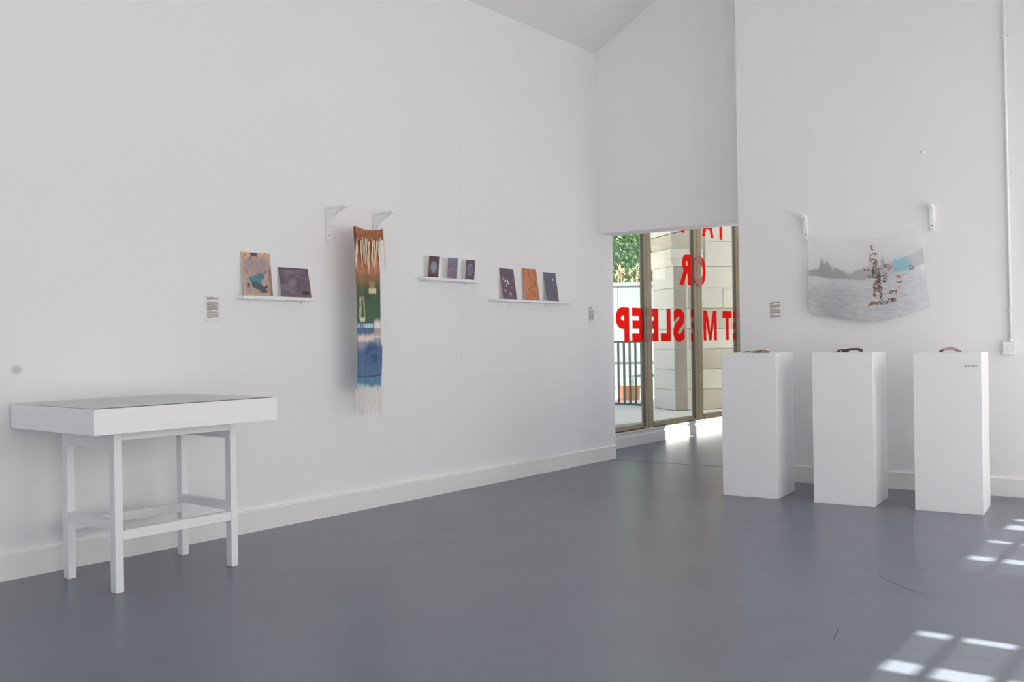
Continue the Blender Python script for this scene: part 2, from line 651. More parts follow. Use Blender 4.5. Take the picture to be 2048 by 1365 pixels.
w9 = empty('window_9', (-4.6, -4.1, 0), kind='structure', label='unseen glazed doors added behind the viewer as fill light')  # unseen doors, added to let light onto the plinth fronts and header
for k in range(4):
    MB().box(k + .03, k + .97, -.004, .004, .08, 2.40).obj('pane', M_GLASS, w9)
    MB().box(k - .03, k + .03, -.03, .03, 0, 2.45).obj('stile', M_WHITE, w9)
MB().box(3.97, 4.0, -.03, .03, 0, 2.45).obj('stile', M_WHITE, w9)
MB().box(0, 4.0, -.03, .03, 0, .08).obj('bottom_rail', M_WHITE, w9)
MB().box(0, 4.0, -.03, .03, 2.40, 2.45).obj('top_rail', M_WHITE, w9)
WT = .05
WINS = [(-3.4, -1.0, 0.30, 2.45), (2.2, 4.125, 0.30, 2.317), (5.3, 6.905, 0.12, 2.496)]  # the first, behind the viewer, is unseen and added to brighten the room
FILL_SIDES = [(-.2, 1.9, 0.12, 2.56), (4.22, 5.22, 0.12, 2.56), (6.96, 7.70, 0.12, 3.78)]  # unseen milky panes, added as broad fill from the right
b_ = MB()
edges = [-4.2]
for y0, y1, z0, z1 in sorted(WINS + FILL_SIDES):
    b_.box(W, W + WT, edges[-1], y0, -.1, 3.78)
    b_.box(W, W + WT, y0, y1, -.1, z0)
    b_.box(W, W + WT, y0, y1, z1 + (.064 if (y0, y1, z0, z1) in WINS else 0), 3.7801)
    edges.append(y1)
b_.box(W, W + WT, edges[-1], 9.0, -.1, 3.78)
b_.box(W, W + WT, -4.2, 9.0, 3.78, 4.3)
b_.obj('wall_right', M_WALL, kind='structure', label='white wall with tall windows on the right')

for i, (y0, y1, z0, z1) in enumerate(FILL_SIDES):
    w8 = empty('window_%d' % (10 + i), (W + .02, y0, z0), kind='structure', label='unseen milky side light added to the right wall as fill')
    for k in range(round((z1 - z0) / .61)):
        MB().box(-.003, .003, -.005, y1 - y0 + .005, k * .61, k * .61 + .61).obj('pane', M_MILK, w8)
        MB().box(-.02, .025, 0, y1 - y0, k * .61 - .012, k * .61 + .012).obj('glazing_bar', M_WHITE, w8)
CLEAR = {1: [(3.10, 3.20), (3.58, 3.70), (4.06, 4.125), (2.62, 2.72)],
         2: [(5.56, 5.66), (6.07, 6.13), (6.53, 6.68), (6.85, 6.905)], 0: [(-3.4, -1.0)]}
for i, (y0, y1, z0, z1) in enumerate(WINS):
    xg = W + .03
    e = empty('window_%d' % (i + 2), (xg, y0, z0), kind='structure', label='tall barred window in the right wall')
    L, Hh = y1 - y0, z1 - z0 + .064
    cl = CLEAR[i]
    cur = y0
    for (c0, c1) in sorted(cl):
        if c0 - cur > .02:
            mid = (cur + c0) / 2
            for s0, s1 in ((cur, mid - .008), (mid + .008, c0)):
                MB().box(-.003, .003, s0 - y0, s1 - y0, 0, Hh).obj('frosted_pane', M_FILM, e)
            MB().box(-.012, .012, mid - y0 - .008, mid - y0 + .008, 0, Hh).obj('glazing_bar', M_BRONZE, e)
        MB().box(-.003, .003, c0 - y0, c1 - y0, 0, Hh).obj('pane', M_GLASS, e)
        cur = c1
    bars = {1: [2.179, 1.882, 1.585, 1.288, .991, .694], 2: [2.355, 2.058, 1.761, 1.464, 1.167, .870, .573]}.get(i, [2.1, 1.5, .9])
    for zb in bars:
        MB().box(-.015, .015, 0, L, zb - z0 - .018, zb - z0 + .018).obj('glazing_bar', M_WHITE, e)

# ceiling: two slopes
b_ = MB()
b_.prism([(-D - .5, ZEAVE - .5 * SLOPE), (XR, ZEAVE + SLOPE * (XR + D)), (XR, ZEAVE + SLOPE * (XR + D) + .3), (-D - .5, ZEAVE - .5 * SLOPE + .3)], -4.2, 9.1)
b_.obj('ceiling', M_CEIL, kind='structure', label='white sloping ceiling rising from the left wall')
b_ = MB()
b_.prism([(XR, ZEAVE + SLOPE * (XR + D)), (W + .5, ZEAVE - .5 * SLOPE), (W + .5, ZEAVE - .5 * SLOPE + .3), (XR, ZEAVE + SLOPE * (XR + D) + .3)], -4.2, 9.1)
b_.obj('ceiling', M_CEIL, kind='structure', label='white sloping ceiling rising from the right wall')

# ------------------------------------------------------------------ corridor
Y0, Y1 = 8.072, 15.0
b_ = MB()
b_.box(-5.80, -DW, Y0, Y1 + .2, -.1, .172)
b_.box(-5.80, -DW, Y0, Y1 + .2, 2.95, 6.5)  # unseen upper wall, carried high to shade the paving and archway
b_.box(-5.80, -DW, 13.6, Y1 + .2, .172, 2.95)
b_.obj('wall_corridor', M_WALL, kind='structure', label='low white wall under the shop-front window')
b_ = MB()
b_.box(-DW - .02, -DW + .016, Y0, Y1, -.02, .11, .004)
b_.obj('baseboard_corridor', M_TRIM, kind='structure', label='white skirting under the shop-front window')
# right corridor wall with a clerestory strip
XC = -3.75
b_ = MB()
b_.box(XC, XC + .2, 8.6, Y1 + .2, -.1, 2.16)
b_.box(XC, XC + .2, 8.6, Y1 + .2, 2.69, 6.5)  # upper part is unseen, raised to keep sun off the ground outside
b_.box(XC, XC + .2, 8.6, 10.04, 2.16, 2.69)
b_.box(XC, XC + .2, 10.645, 10.83, 2.16, 2.69)
b_.box(XC, XC + .2, 13.2, Y1 + .2, 2.16, 2.69)
b_.obj('wall_corridor', M_WALL, kind='structure', label='white wall on the far side of the corridor with high windows')
e = empty('window_6', (XC + .1, 10.04, 2.16), kind='structure', label='high strip window of the corridor')
MB().box(-.003, .003, 0, 0.605, 0, .53).obj('pane', M_GLASS, e)
MB().box(-.003, .003, .79, 3.16, 0, .53).obj('pane', M_GLASS, e)
MB().box(-5.80, XC + .2, Y1, Y1 + .2, -.1, 6.5).obj('wall_corridor', M_WALL, kind='structure', label='white wall at the end of the corridor')
MB().box(-5.80, XC + .2, 8.60, Y1 + .2, 3.0, 3.2).obj('ceiling', M_CEIL, kind='structure', label='white flat ceiling of the corridor')
MB().box(-5.80, XC + .2, 8.60, Y1 + .2, 6.4, 6.6).obj('roof', M_CEIL, kind='structure', label='unseen flat roof set high above the corridor to shade the outdoors')  # unseen roof, closes the tall block added to shade the outdoors

# shop-front window: frame, mullions, panes, red reversed lettering
w1 = empty('window_1', (-DW, Y0, .172), kind='structure', label='shop-front window of the corridor with red lettering')


def wbox(name, m, x0, x1, y0, y1, z0, z1, bev=.002, **k):
    return MB().box(x0, x1, y0 - Y0, y1 - Y0, z0 - .172, z1 - .172, bev).obj(name, m, w1, **k)


ZT = 2.95
spans = []
MUL = [(9.40, 9.646), (10.644, 10.935), (11.877, 12.17), (13.1, 13.38)]
prev = Y0
for (m0, m1) in MUL:
    spans.append((prev, m0))
    prev = m1
spans.append((prev, 13.6))
MIDS = [9.533, 10.803, 12.028, 13.24]
for (m0, m1), mid in zip(MUL, MIDS):
    wbox('mullion', M_BRONZE, -.022, -.006, m0 + .003, mid - .005, .172, ZT, .001)
    wbox('mullion', M_BRONZE, -.022, -.006, mid + .005, m1, .172, ZT, .001)
    wbox('mullion_groove', M_GASKET, -.022, -.016, mid - .006, mid + .006, .172, ZT, 0)
    wbox('gasket', M_GASKET, -.008, .029, m0, m0 + .012, .20, ZT, .001, label='dark edge strip of the mullion')
    for zz in (.55, 1.32, 2.05, 2.62):
        rb = MB()
        rb.tube([(-.008, mid - .035 - Y0, zz - .172), (-.004, mid - .035 - Y0, zz - .172)], .006, 8)
        rb.obj('screw', M_DARK, w1)
for (s0, s1) in spans:
    wbox('pane', M_GLASS, -.006, 0.0, s0, s1, .232, ZT, 0)
    wbox('bottom_rail', M_BRONZE, -.06, .012, s0, s1, .185, .236, .003)
    wbox('rail_gasket', M_GASKET, -.06, .014, s0, s1, .172, .185, 0)
wbox('top_rail', M_BRONZE, -.06, .012, Y0, 13.6, 2.86, ZT)
wbox('window_sill', M_TRIM, -.10, .012, Y0, 13.6, .145, .172, .003)


def glyph_mesh(ch, w, h, off, name):
    cu = bpy.data.curves.new('glyph', 'FONT')
    cu.body = ch
    cu.offset = off
    cu.extrude = 0.001
    cu.resolution_u = 6
    ob = bpy.data.objects.new('glyph', cu)
    COL.objects.link(ob)
    dg = bpy.context.evaluated_depsgraph_get()
    dg.update()
    me = bpy.data.meshes.new_from_object(ob.evaluated_get(dg))
    bpy.data.objects.remove(ob)
    me.name = name
    me.materials.clear()
    n = len(me.vertices)
    co = np.zeros(n * 3)
    me.vertices.foreach_get('co', co)
    co = co.reshape(-1, 3)
    lo, hi = co.min(0), co.max(0)
    s = np.array([w / (hi[0] - lo[0]), h / (hi[1] - lo[1]), 1])
    co = (co - [lo[0], lo[1], 0]) * s
    return me, co


def letter(ch, y_left, y_right, z0, z1, m=M_RED, off=.045, x=.004, over=None):
    """seen from inside the letters read backwards: the glyph's own left edge is at y_right"""
    if ch == 'M':
        q = [(0, 0), (.20, 0), (.20, .66), (.415, 0), (.585, 0), (.80, .66), (.80, 0), (1, 0), (1, 1), (.73, 1), (.5, .30), (.27, 1), (0, 1)]
        t = bmesh.new()
        f = t.faces.new([t.verts.new((a * (y_right - y_left), c * (z1 - z0), 0)) for a, c in q])
        g = bmesh.ops.extrude_face_region(t, geom=[f])
        for vv in g['geom']:
            if isinstance(vv, bmesh.types.BMVert):
                vv.co.z += .002
        bmesh.ops.triangulate(t, faces=t.faces[:])
        bmesh.ops.recalc_face_normals(t, faces=t.faces[:])
        me = bpy.data.meshes.new('letter')
        t.to_mesh(me)
        t.free()
        co = np.array([tuple(vv.co) for vv in me.vertices])
    else:
        me, co = glyph_mesh(ch, y_right - y_left, z1 - z0, off, 'letter')
    out = np.stack([co[:, 2] + x, y_right - co[:, 0] - Y0, co[:, 1] + z0 - .172], -1)
    me.vertices.foreach_set('co', out.ravel())
    me.flip_normals()
    me.update()
    o = mk('letter', me, m, w1, label='red vinyl letter %s seen reversed' % ch)
    # over a mullion the vinyl is a duller, pinker red, peeled or gone
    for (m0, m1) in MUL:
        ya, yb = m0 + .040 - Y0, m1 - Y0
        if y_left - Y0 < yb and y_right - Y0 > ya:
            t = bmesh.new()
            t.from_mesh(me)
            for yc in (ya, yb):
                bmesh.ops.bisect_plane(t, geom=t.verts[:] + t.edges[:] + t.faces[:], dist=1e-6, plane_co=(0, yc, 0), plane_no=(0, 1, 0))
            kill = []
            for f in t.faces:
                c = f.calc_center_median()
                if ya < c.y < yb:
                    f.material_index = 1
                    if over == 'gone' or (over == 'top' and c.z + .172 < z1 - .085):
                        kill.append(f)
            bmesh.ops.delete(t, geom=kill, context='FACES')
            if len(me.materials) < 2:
                me.materials.append(M_REDDULL)
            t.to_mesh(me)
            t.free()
    return o


ZB, ZC = 1.186, 1.577
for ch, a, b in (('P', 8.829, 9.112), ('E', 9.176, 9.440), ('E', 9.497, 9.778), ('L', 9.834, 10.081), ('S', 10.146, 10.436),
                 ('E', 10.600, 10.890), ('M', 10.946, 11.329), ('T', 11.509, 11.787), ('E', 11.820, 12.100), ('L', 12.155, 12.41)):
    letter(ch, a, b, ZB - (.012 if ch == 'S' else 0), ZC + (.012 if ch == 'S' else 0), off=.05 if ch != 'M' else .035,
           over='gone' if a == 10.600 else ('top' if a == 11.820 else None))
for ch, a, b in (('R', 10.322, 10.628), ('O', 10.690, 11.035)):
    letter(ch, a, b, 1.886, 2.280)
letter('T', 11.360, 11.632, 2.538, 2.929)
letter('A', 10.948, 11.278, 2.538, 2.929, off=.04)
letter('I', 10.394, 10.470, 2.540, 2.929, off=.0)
# ------------------------------------------------------------------ outdoors
MB().box(-60, 60, -40, 70, -.35, -.125).obj('ground', M_TARMAC, kind='structure', label='pale paved ground outside')
MB().box(-16, -5.80, 6, 17.2, -.125, -.004).obj('pavement', M_GROUND, kind='structure', label='pale paving outside the shop-front window')

C0 = Vector((-7.657, 14.052, 0))
ANG = math.atan2(.83, .555)
arch = empty('stone_archway', C0, ANG, 'weathered limestone archway with blocks and a moulded impost outside the window', 'archway')
# local: x along the wall front (to the right), y into the wall, z up ; pier from x=0
rnd = random.Random(4)
DEPTH = .78
CH = .347
IMP0, IMP1 = 2.46, 2.74


def stone(x0, x1, z0, z1, y0=0.0, y1=DEPTH, m=None, jit=.008):
    g = .003
    dy = rnd.uniform(-jit, jit)
    m = m or (M_STONE if rnd.random() < .62 else M_STONE2)
    MB().box(x0 + g, x1 - g, y0 + dy, y1, z0 + g, z1 - g, .008).obj('stone', m, arch)


XEND = 3.4
MB().box(.03, XEND, .03, DEPTH - .03, 0, 3.75).obj('mortar_core', M_MORTAR, arch)
z = 0.0
row = 0
while z < IMP0 - .05:
    z1 = min(z + CH, IMP0)
    if IMP0 - z1 < .12:
        z1 = IMP0
    xs = [0.0, .16 if False else (.30 if row % 2 else .46)]
    while xs[-1] < XEND - .3:
        xs.append(min(XEND, xs[-1] + rnd.uniform(.62, .95)))
    xs[-1] = XEND
    for i, (a, b) in enumerate(zip(xs, xs[1:])):
        stone(a, b, z, z1, m=M_STONE if i == 0 else None, jit=.003 if i == 0 else .008)
    z = z1
    row += 1
# pilaster-like step beside the corner
MB().box(.015, .24, -.014, .05, 0, IMP0, .01).obj('stone_strip', M_STONE3, arch)
# impost block: slab over a moulded underside
MB().prism([(-.07, IMP0 + .12), (-.07, IMP1), (.55, IMP1), (.55, IMP0 + .12)], -.06, DEPTH + .02).obj('impost', M_STONE, arch)
MB().prism([(0, IMP0), (-.035, IMP0 + .03), (-.06, IMP0 + .115), (-.06, IMP0 + .12), (.5, IMP0 + .12), (.5, IMP0)], -.035, DEPTH + .01).obj('impost_moulding', M_STONE, arch)
z = IMP1
for (xa, k) in ((.55, 0),):
    xs = [.0, .62, 1.4, 2.2, 2.8, XEND]
    zz = IMP0
    for rr in range(3):
        for a, b in zip(xs[1:] if rr == 0 else xs[1:], xs[2:]):
            stone(a + (.1 if rr % 2 else 0) * (a > .7), b + (.1 if rr % 2 else 0) * (b < XEND), zz, min(3.75, zz + .43))
        zz += .43
RA = 1.1
NV = 13
cx_, cz_ = -RA, IMP1
for k in range(NV):
    a0, a1 = math.pi * k / NV, math.pi * (k + 1) / NV
    ro = RA + .48
    p = []
    for y in (0.0, DEPTH):
        for (aa, rr) in ((a0 + .006, RA), (a0 + .006, ro), (a1 - .006, ro), (a1 - .006, RA)):
            p.append((cx_ + rr * math.cos(aa), y, cz_ + rr * math.sin(aa)))
    MB().hexa(p).obj('voussoir', M_STONE if k % 3 else M_STONE2, arch)
# spandrel beside the voussoirs and the far pier
MB().box(.50, .63, .02, DEPTH, IMP1, 3.75).obj('stone', M_STONE2, arch)
z = 0
for k in range(7):
    MB().box(-2 * RA - .7, -2 * RA, 0, DEPTH, z + .003, z + IMP0 / 7 - .003, .008).obj('stone', M_STONE if k % 2 else M_STONE2, arch)
    z += IMP0 / 7
MB().box(-2 * RA - .75, -2 * RA + .06, -.05, DEPTH + .02, IMP0, IMP1, .01).obj('impost', M_STONE, arch)

# railings behind the arch
rl = empty('railing', (-8.45, 14.56, -.004), math.atan2(.16, -.98), 'dark green metal railing of upright bars behind the archway', 'railing')
MB().box(0, 2.4, -.02, .02, 1.165, 1.205, .004).obj('top_rail', M_RAIL, rl)
MB().box(0, 2.4, -.02, .02, .02, .06, .004).obj('bottom_rail', M_RAIL, rl)
bar0 = None
for k in range(17):
    if bar0 is None:
        bar0 = MB().box(-.023, .023, -.008, .008, .055, 1.17, .002).mesh('bar')
    mk('bar', bar0, M_RAIL, rl, loc=(.03 + k * .137, 0, 0))
for xx in (.0, 2.35):
    MB().box(xx, xx + .05, -.025, .025, 0, 1.23, .004).obj('post', M_RAIL, rl)

rl2 = empty('railing', (-9.0, 16.6, -.125), math.atan2(.62, .78) + math.pi, 'low pale grey barrier between the railing and the white hoarding', 'barrier')
MB().box(-1.2, 2.6, -.02, .02, .60, .65, .004).obj('top_rail', M_RAIL2, rl2)
for k in range(12):
    MB().box(-1.1 + k * .28, -1.075 + k * .28, -.012, .012, 0, .60).obj('bar', M_RAIL2, rl2)

fc = empty('hoarding', (-10.86, 17.66, -.125), math.atan2(.62, .78), 'pale blue-white panelled hoarding below dry grass and tree', 'fence')
for k in range(-3, 4):
    MB().box(k * 1.05 - .13 + .004, k * 1.05 + .92 - .004, 0, .05, .10, 2.54, .004).obj('panel', M_HOARD, fc)
MB().box(-3.4, 4.2, -.02, .07, 2.54, 2.62, .004).obj('coping', M_HOARD, fc)
MB().box(-3.4, 4.2, -.03, .05, .86, .90, .004).obj('rail', M_HOARD, fc)

MB().box(-16, -8.7, 16.9, 17.5, -.125, .02, .03).obj('gravel_bed', M_SAND, kind='structure', label='warm gravel bed at the foot of the hoarding')


def crate(loc, rz, s, m, label):
    e = empty('crate', loc, rz, label, 'crate')
    w, d, h = s
    b = MB()
    t = .02
    b.box(-w / 2, w / 2, -d / 2, -d / 2 + t, 0, h, .004)
    b.box(-w / 2, w / 2, d / 2 - t, d / 2, 0, h, .004)
    b.box(-w / 2, -w / 2 + t, -d / 2 + t, d / 2 - t, 0, h, .004)
    b.box(w / 2 - t, w / 2, -d / 2 + t, d / 2 - t, 0, h, .004)
    b.box(-w / 2 + t, w / 2 - t, -d / 2 + t, d / 2 - t, 0, t)
    b.obj('body', m, e)
    MB().box(-w / 2 - .012, w / 2 + .012, -d / 2 - .012, -d / 2, h - .05, h, .004).obj('rim', m, e)
    return e


crate((-9.86, 16.22, -.125), .8, (.34, .3, .42), M_ORANGE, 'orange crate on the ground seen between railing bars, nearer the archway')
crate((-10.22, 15.93, -.125), .8, (.26, .26, .40), M_REDP, 'red crate on the ground seen between railing bars')
crate((-10.52, 15.62, -.125), .8, (.34, .3, .55), M_PLASTIC, 'white crate on the ground seen between railing bars')


# tree foliage
def foliage(n, centre, rad, seed, size):
    rs = np.random.RandomState(seed)
    d = rs.normal(size=(n, 3))
    d /= np.linalg.norm(d, axis=1)[:, None]
    rr = rs.rand(n) ** .45
    P = np.array(centre) + d * rr[:, None] * np.array(rad)
    P += rs.normal(size=(n, 3)) * .08
    a = rs.normal(size=(n, 3))
    a /= np.linalg.norm(a, axis=1)[:, None]
    b = np.cross(a, rs.normal(size=(n, 3)))
    b /= np.linalg.norm(b, axis=1)[:, None]
    s = size * (.6 + .8 * rs.rand(n))[:, None]
    V = np.stack([P - a * s, P + b * s * .45, P + a * s, P - b * s * .45], 1).reshape(-1, 3)
    F = np.arange(n * 4).reshape(n, 4)
    me = bpy.data.meshes.new('foliage')
    me.from_pydata(V.tolist(), [], F.tolist())
    col = np.ones((n, 4, 4), np.float32)
    t = rs.rand(n)[:, None]
    base = np.array([.036, .115, .034]) * (1 - t) + np.array([.13, .28, .08]) * t
    col[:, :, :3] = base[:, None, :]
    ca = me.color_attributes.new('Col', 'FLOAT_COLOR', 'POINT')
    ca.data.foreach_set('color', col.ravel())
    me.update()
    return me


M_LEAF = leaf_mat()
tr = empty('tree', (-13.6, 21.6, -.125), 0, 'dense green leafy tree growing behind the white hoarding', 'tree')
mk('foliage', foliage(30000, (0, 0, 3.9), (2.4, 2.4, 2.3), 3, .06), M_LEAF, tr, kind='stuff')
MB().tube([(0, 0, 0), (.05, .02, 1.4), (-.05, .1, 2.6), (.1, .1, 4.0)], [.17, .14, .11, .06], 10).obj('trunk', M_BARK, tr)
tr2 = empty('tree', (-8.6, 24.2, -.125), 0, 'second leafy tree behind the archway wall', 'tree')
mk('foliage', foliage(14000, (0, 0, 3.4), (2.0, 2.0, 2.4), 5, .08), M_LEAF, tr2, kind='stuff')
MB().tube([(0, 0, 0), (.05, -.02, 1.4), (.05, .1, 3.4)], [.15, .12, .06], 10).obj('trunk', M_BARK, tr2)

rs = np.random.RandomState(8)
b_ = MB()
for k in range(34):
    t = rs.uniform(-1.2, 1.6)
    if rs.rand() < .55:
        t = rs.choice([-.12, -.05, .02, .30, .36]) + rs.normal() * .05
    base = Vector((t, .35 + rs.rand() * .3, 0))
    h = rs.uniform(2.65, 3.05)
    lean = rs.normal() * .12
    pts = [base, base + Vector((lean * .3, 0, h * .6)), base + Vector((lean, 0, h))]
    b_.tube(pts, [.006, .005, .003], 5)
    tip = pts[-1]
    for q in range(5):
        s = Vector((rs.normal() * .05, rs.normal() * .03, rs.uniform(-.16, .05)))
        b_.tube([tip - Vector((lean * .1, 0, .02 + q * .03)), tip + s], [.009, .004], 4)
gr = b_.obj('dry_grass', M_STRAW, kind='stuff', label='tall straw-coloured dry grass stalks above the hoarding', category='grass')
gr.location = (-10.86, 17.66, -.125)
gr.rotation_euler = (0, 0, math.atan2(.62, .78))

# ------------------------------------------------------------------ display table on the left
tb = empty('display_table', (-4.615, 2.68, 0), 0, 'white display table with glass-topped shallow case against the left wall', 'table')


def T(name, m, x0, x1, y0, y1, z0, z1, bev=.002, parent=tb, **k):
    return MB().box(x0 + 4.615, x1 + 4.615, y0 - 2.68, y1 - 2.68, z0, z1, bev).obj(name, m, parent, **k)


for (x0, x1) in ((-4.397, -4.347), (-4.875, -4.825)):
    for (y0, y1) in ((2.334, 2.377), (2.993, 3.035)):
        lg = T('leg', M_WHITE, x0, x1, y0, y1, .002, .793)
        T('foot_edge', M_EDGE, x0, x1, y0, y1, 0, .002, 0, lg, label='bare brownish end grain under the leg')
# aprons and lower stretchers
T('apron', M_WHITE, -4.392, -4.350, 2.377, 2.993, .745, .793)
T('apron', M_WHITE, -4.872, -4.830, 2.377, 2.993, .745, .793)
T('apron', M_WHITE, -4.825, -4.397, 2.337, 2.374, .700, .772)
T('apron', M_WHITE, -4.825, -4.397, 2.996, 3.032, .700, .772)
T('stretcher', M_WHITE, -4.392, -4.350, 2.377, 2.993, .253, .303)
T('stretcher', M_WHITE, -4.872, -4.830, 2.377, 2.993, .253, .303)
T('stretcher', M_WHITE, -4.825, -4.397, 2.337, 2.374, .306, .352)
T('stretcher', M_WHITE, -4.825, -4.397, 2.996, 3.032, .306, .352)
cx0, cx1, cy0, cy1 = -5.062, -4.20, 2.160, 3.195
cs = T('case', M_WHITE, cx0 + .018, cx1 - .018, cy0 + .018, cy1 - .018, .795, .812)
T('case_side', M_WHITE, cx1 - .018, cx1, cy0, cy1, .793, .9165, .0015, cs)
T('case_side', M_WHITE, cx0, cx0 + .018, cy0, cy1, .793, .9165, .0015, cs)
T('case_side', M_WHITE, cx0 + .018, cx1 - .018, cy0, cy0 + .018, .793, .9165, .0015, cs)
T('case_side', M_WHITE, cx0 + .018, cx1 - .018, cy1 - .018, cy1, .793, .9165, .0015, cs)
T('glass_top', M_TABLEGLASS, cx0 + .004, cx1 - .003, cy0 + .004, cy1 - .03, .9165, .9215, .0008, label='pale green glass sheet lying over the case')
MB().box(-.42, .40, -.49, .48, .812, .9140).obj('case_lining', M_PAPER, tb, label='white paper lining under the glass')
T('glass_edge', mat('glass_edge', (0.10, 0.17, 0.14), 0.3), cx1 - .0032, cx1 - .0022, cy0 + .004, cy1 - .03, .9165, .9212, 0, label='dark green edge of the glass sheet')

# ------------------------------------------------------------------ ledges on the left wall
def ledge(y0, y1, z0, z1, dep, pins, label):
    e = empty('wall_shelf', (-D, y0, z0), 0, label, 'shelf', 'narrow white picture ledges on the left wall')
    MB().box(0, dep, 0, y1 - y0, 0, z1 - z0, .0015).obj('board', M_WHITE, e)
    for (yy, zl) in pins:
        p = MB()
        p.box(0, .012, yy - y0 - .005, yy - y0 + .005, -zl, 0, .002)
        p.box(0, dep * .6, yy - y0 - .005, yy - y0 + .005, -.004, 0, .001)
        p.obj('support', M_WHITE, e)
    return e


ledge(3.562, 4.128, 1.504, 1.526, .081, ((3.653, .022), (4.081, .022)), 'white picture ledge left of the hanging scarf, holding two prints')
ledge(5.233, 5.900, 1.698, 1.720, .086, ((5.32, .015), (5.786, .012)), 'white picture ledge holding three small dark prints, highest on the left wall')
ledge(6.081, 7.216, 1.554, 1.5755, .077, ((6.353, .055), (6.898, .045)), 'white picture ledge holding purple, orange and slate prints, nearest the corner')

M_PRINT = mat_attr('print_ink', 0.55, 0.06, 90.0)


def print_panel(y0, y1, zb, zt, dxb, dxt, painter, label, group, n=(56, 72), thick=.003):
    nu, nv = n
    u, v = np.meshgrid(np.linspace(0, 1, nu), np.linspace(0, 1, nv))
    p = painter(u, v)
    e = empty('print_panel', (-D, y0, zb), 0, label, 'print', group)
    Wd, Hh = y1 - y0, zt - zb
    P = np.stack([dxb + (dxt - dxb) * (1 - v), u * Wd, Hh * (1 - v)], -1)
    mk('printed_sheet', grid_mesh('printed_sheet', P, p.lin()), M_PRINT, e)
    # thin board behind
    b = MB()
    t = thick
    b.hexa([(dxb - t, 0, 0), (dxb - .0003, 0, 0), (dxb - .0003, Wd, 0), (dxb - t, Wd, 0),
            (dxt - t, 0, Hh), (dxt - .0003, 0, Hh), (dxt - .0003, Wd, Hh), (dxt - t, Wd, Hh)])
    b.obj('backing_board', M_PAPER, e)
    return e


def pA(u, v):
    p = Paint(u, v, (168, 140, 130))
    p.mottle(5, (150, 130, 130), .45, .6, 2, .8)
    p.blob(.52, .30, .38, .22, (152, 133, 134), .3, .5, 5, 3)
    p.mix((1 - sst(.05, .16, v + (fbm(u * 7, v * 7, 5) - .5) * .18)) * .9, (201, 152, 112))
    p.mix((1 - sst(.03, .09, u + (fbm(u * 9, v * 9, 6) - .5) * .12)) * .6, (190, 148, 118))
    p.mix(sst(.93, .97, v) * .8, (188, 146, 118))
    p.mix(sst(.88, .90, u) * sst(.34, .37, v), (146, 112, 100))
    p.mottle(16, (110, 80, 76), .66, .72, 9, .75)
    p.blob(.72, .72, .2, .12, (160, 140, 118), .3, .4, 5, 12, .8)
    p.blob(.63, .53, .13, .09, (62, 120, 132), .12, .4, 7, 4)
    p.blob(.42, .63, .23, .085, (66, 118, 128), .12, .45, 7, 5, 1, .1)
    p.blob(.50, .78, .27, .085, (70, 84, 92), .15, .5, 7, 6, 1, .35)
    p.blob(.76, .80, .10, .04, (66, 78, 84), .15, .5, 7, 7, 1, -.5)
    p.blob(.70, .89, .12, .03, (72, 84, 88), .15, .5, 7, 8)
    p.blob(.18, .74, .05, .04, (80, 78, 84), .2, .5, 7, 8)
    p.blob(.41, .035, .12, .05, (60, 78, 82), .15, .5, 8, 9)
    return p


def pB(u, v):
    p = Paint(u, v, (98, 85, 97))
    p.mottle(3, (116, 100, 112), .45, .65, 21, .8)
    p.mottle(4, (86, 72, 86), .5, .65, 24, .8)
    p.mix(np.exp(-((v - .22 - .12 * u + (fbm(u * 4, v, 7) - .5) * .2) / .02) ** 2) * .5 * (u > .5), (134, 122, 132))
    p.mix(np.exp(-((v - .12 - .05 * u) / .02) ** 2) * .35, (130, 118, 128))
    p.blob(.42, .50, .14, .12, (122, 112, 124), .4, .5, 5, 4, .8)
    p.mix((1 - sst(.0, .06, v)) * .8, (80, 62, 66))
    p.mix(sst(.93, 1., u) * .7, (92, 66, 66))
    p.blob(.84, .84, .12, .07, (70, 48, 44), .5, .3, 5, 5)
    p.blob(.85, .85, .05, .03, (52, 52, 52), .5, .3, 5, 6)
    return p


def p1(u, v):
    p = Paint(u, v, (82, 66, 68))
    p.mix(sst(.8, .95, u) * .6, (64, 54, 54))
    p.mix((1 - sst(0, .06, v)) * .8, (70, 52, 44))
    p.blob(.48, .56, .42, .30, (118, 84, 80), .5, .1, 4, 2, .9)
    p.blob(.50, .50, .27, .24, (140, 126, 134), .4, .1, 4, 3)
    p.blob(.50, .49, .22, .20, (118, 140, 158), .5, .1, 4, 4)
    p.mix(sst(.78, .9, v) * .8, (74, 68, 74))
    return p


def p2(u, v):
    p = Paint(u, v, (98, 118, 146))
    p.mottle(4, (120, 100, 116), .5, .6, 31, .8)
    p.blob(.6, .30, .35, .16, (122, 98, 110), .4, .7, 4, 5, .9)
    p.blob(.3, .42, .2, .1, (124, 84, 98), .4, .7, 4, 6, .9)
    p.blob(.55, .72, .33, .22, (124, 96, 98), .4, .6, 5, 7, .9)
    p.blob(.52, .9, .2, .07, (146, 96, 98), .5, .4, 5, 8, .9)
    p.blob(.47, .52, .1, .07, (112, 132, 148), .4, .5, 6, 9)
    return p


def p3(u, v):
    p = Paint(u, v, (90, 76, 88))
    p.mix(sst(.85, .97, u) * .7, (72, 60, 66))
    d = np.sqrt(((u - .5) / .29) ** 2 + ((v - .48) / .27) ** 2)
    p.mix((d < 1) * .75, (98, 106, 122))
    p.mix(np.exp(-((d - .95) / .12) ** 2) * .7, (124, 126, 140))
    p.mottle(9, (120, 126, 138), .58, .66, 44, .6)
    p.mix((d > 1.15) * 1.0 * (fbm(u * 9, v * 9, 44) > .58) * .6, (90, 76, 88))
    p.mix(sst(.80, .95, v) * .5, (88, 70, 78))
    return p


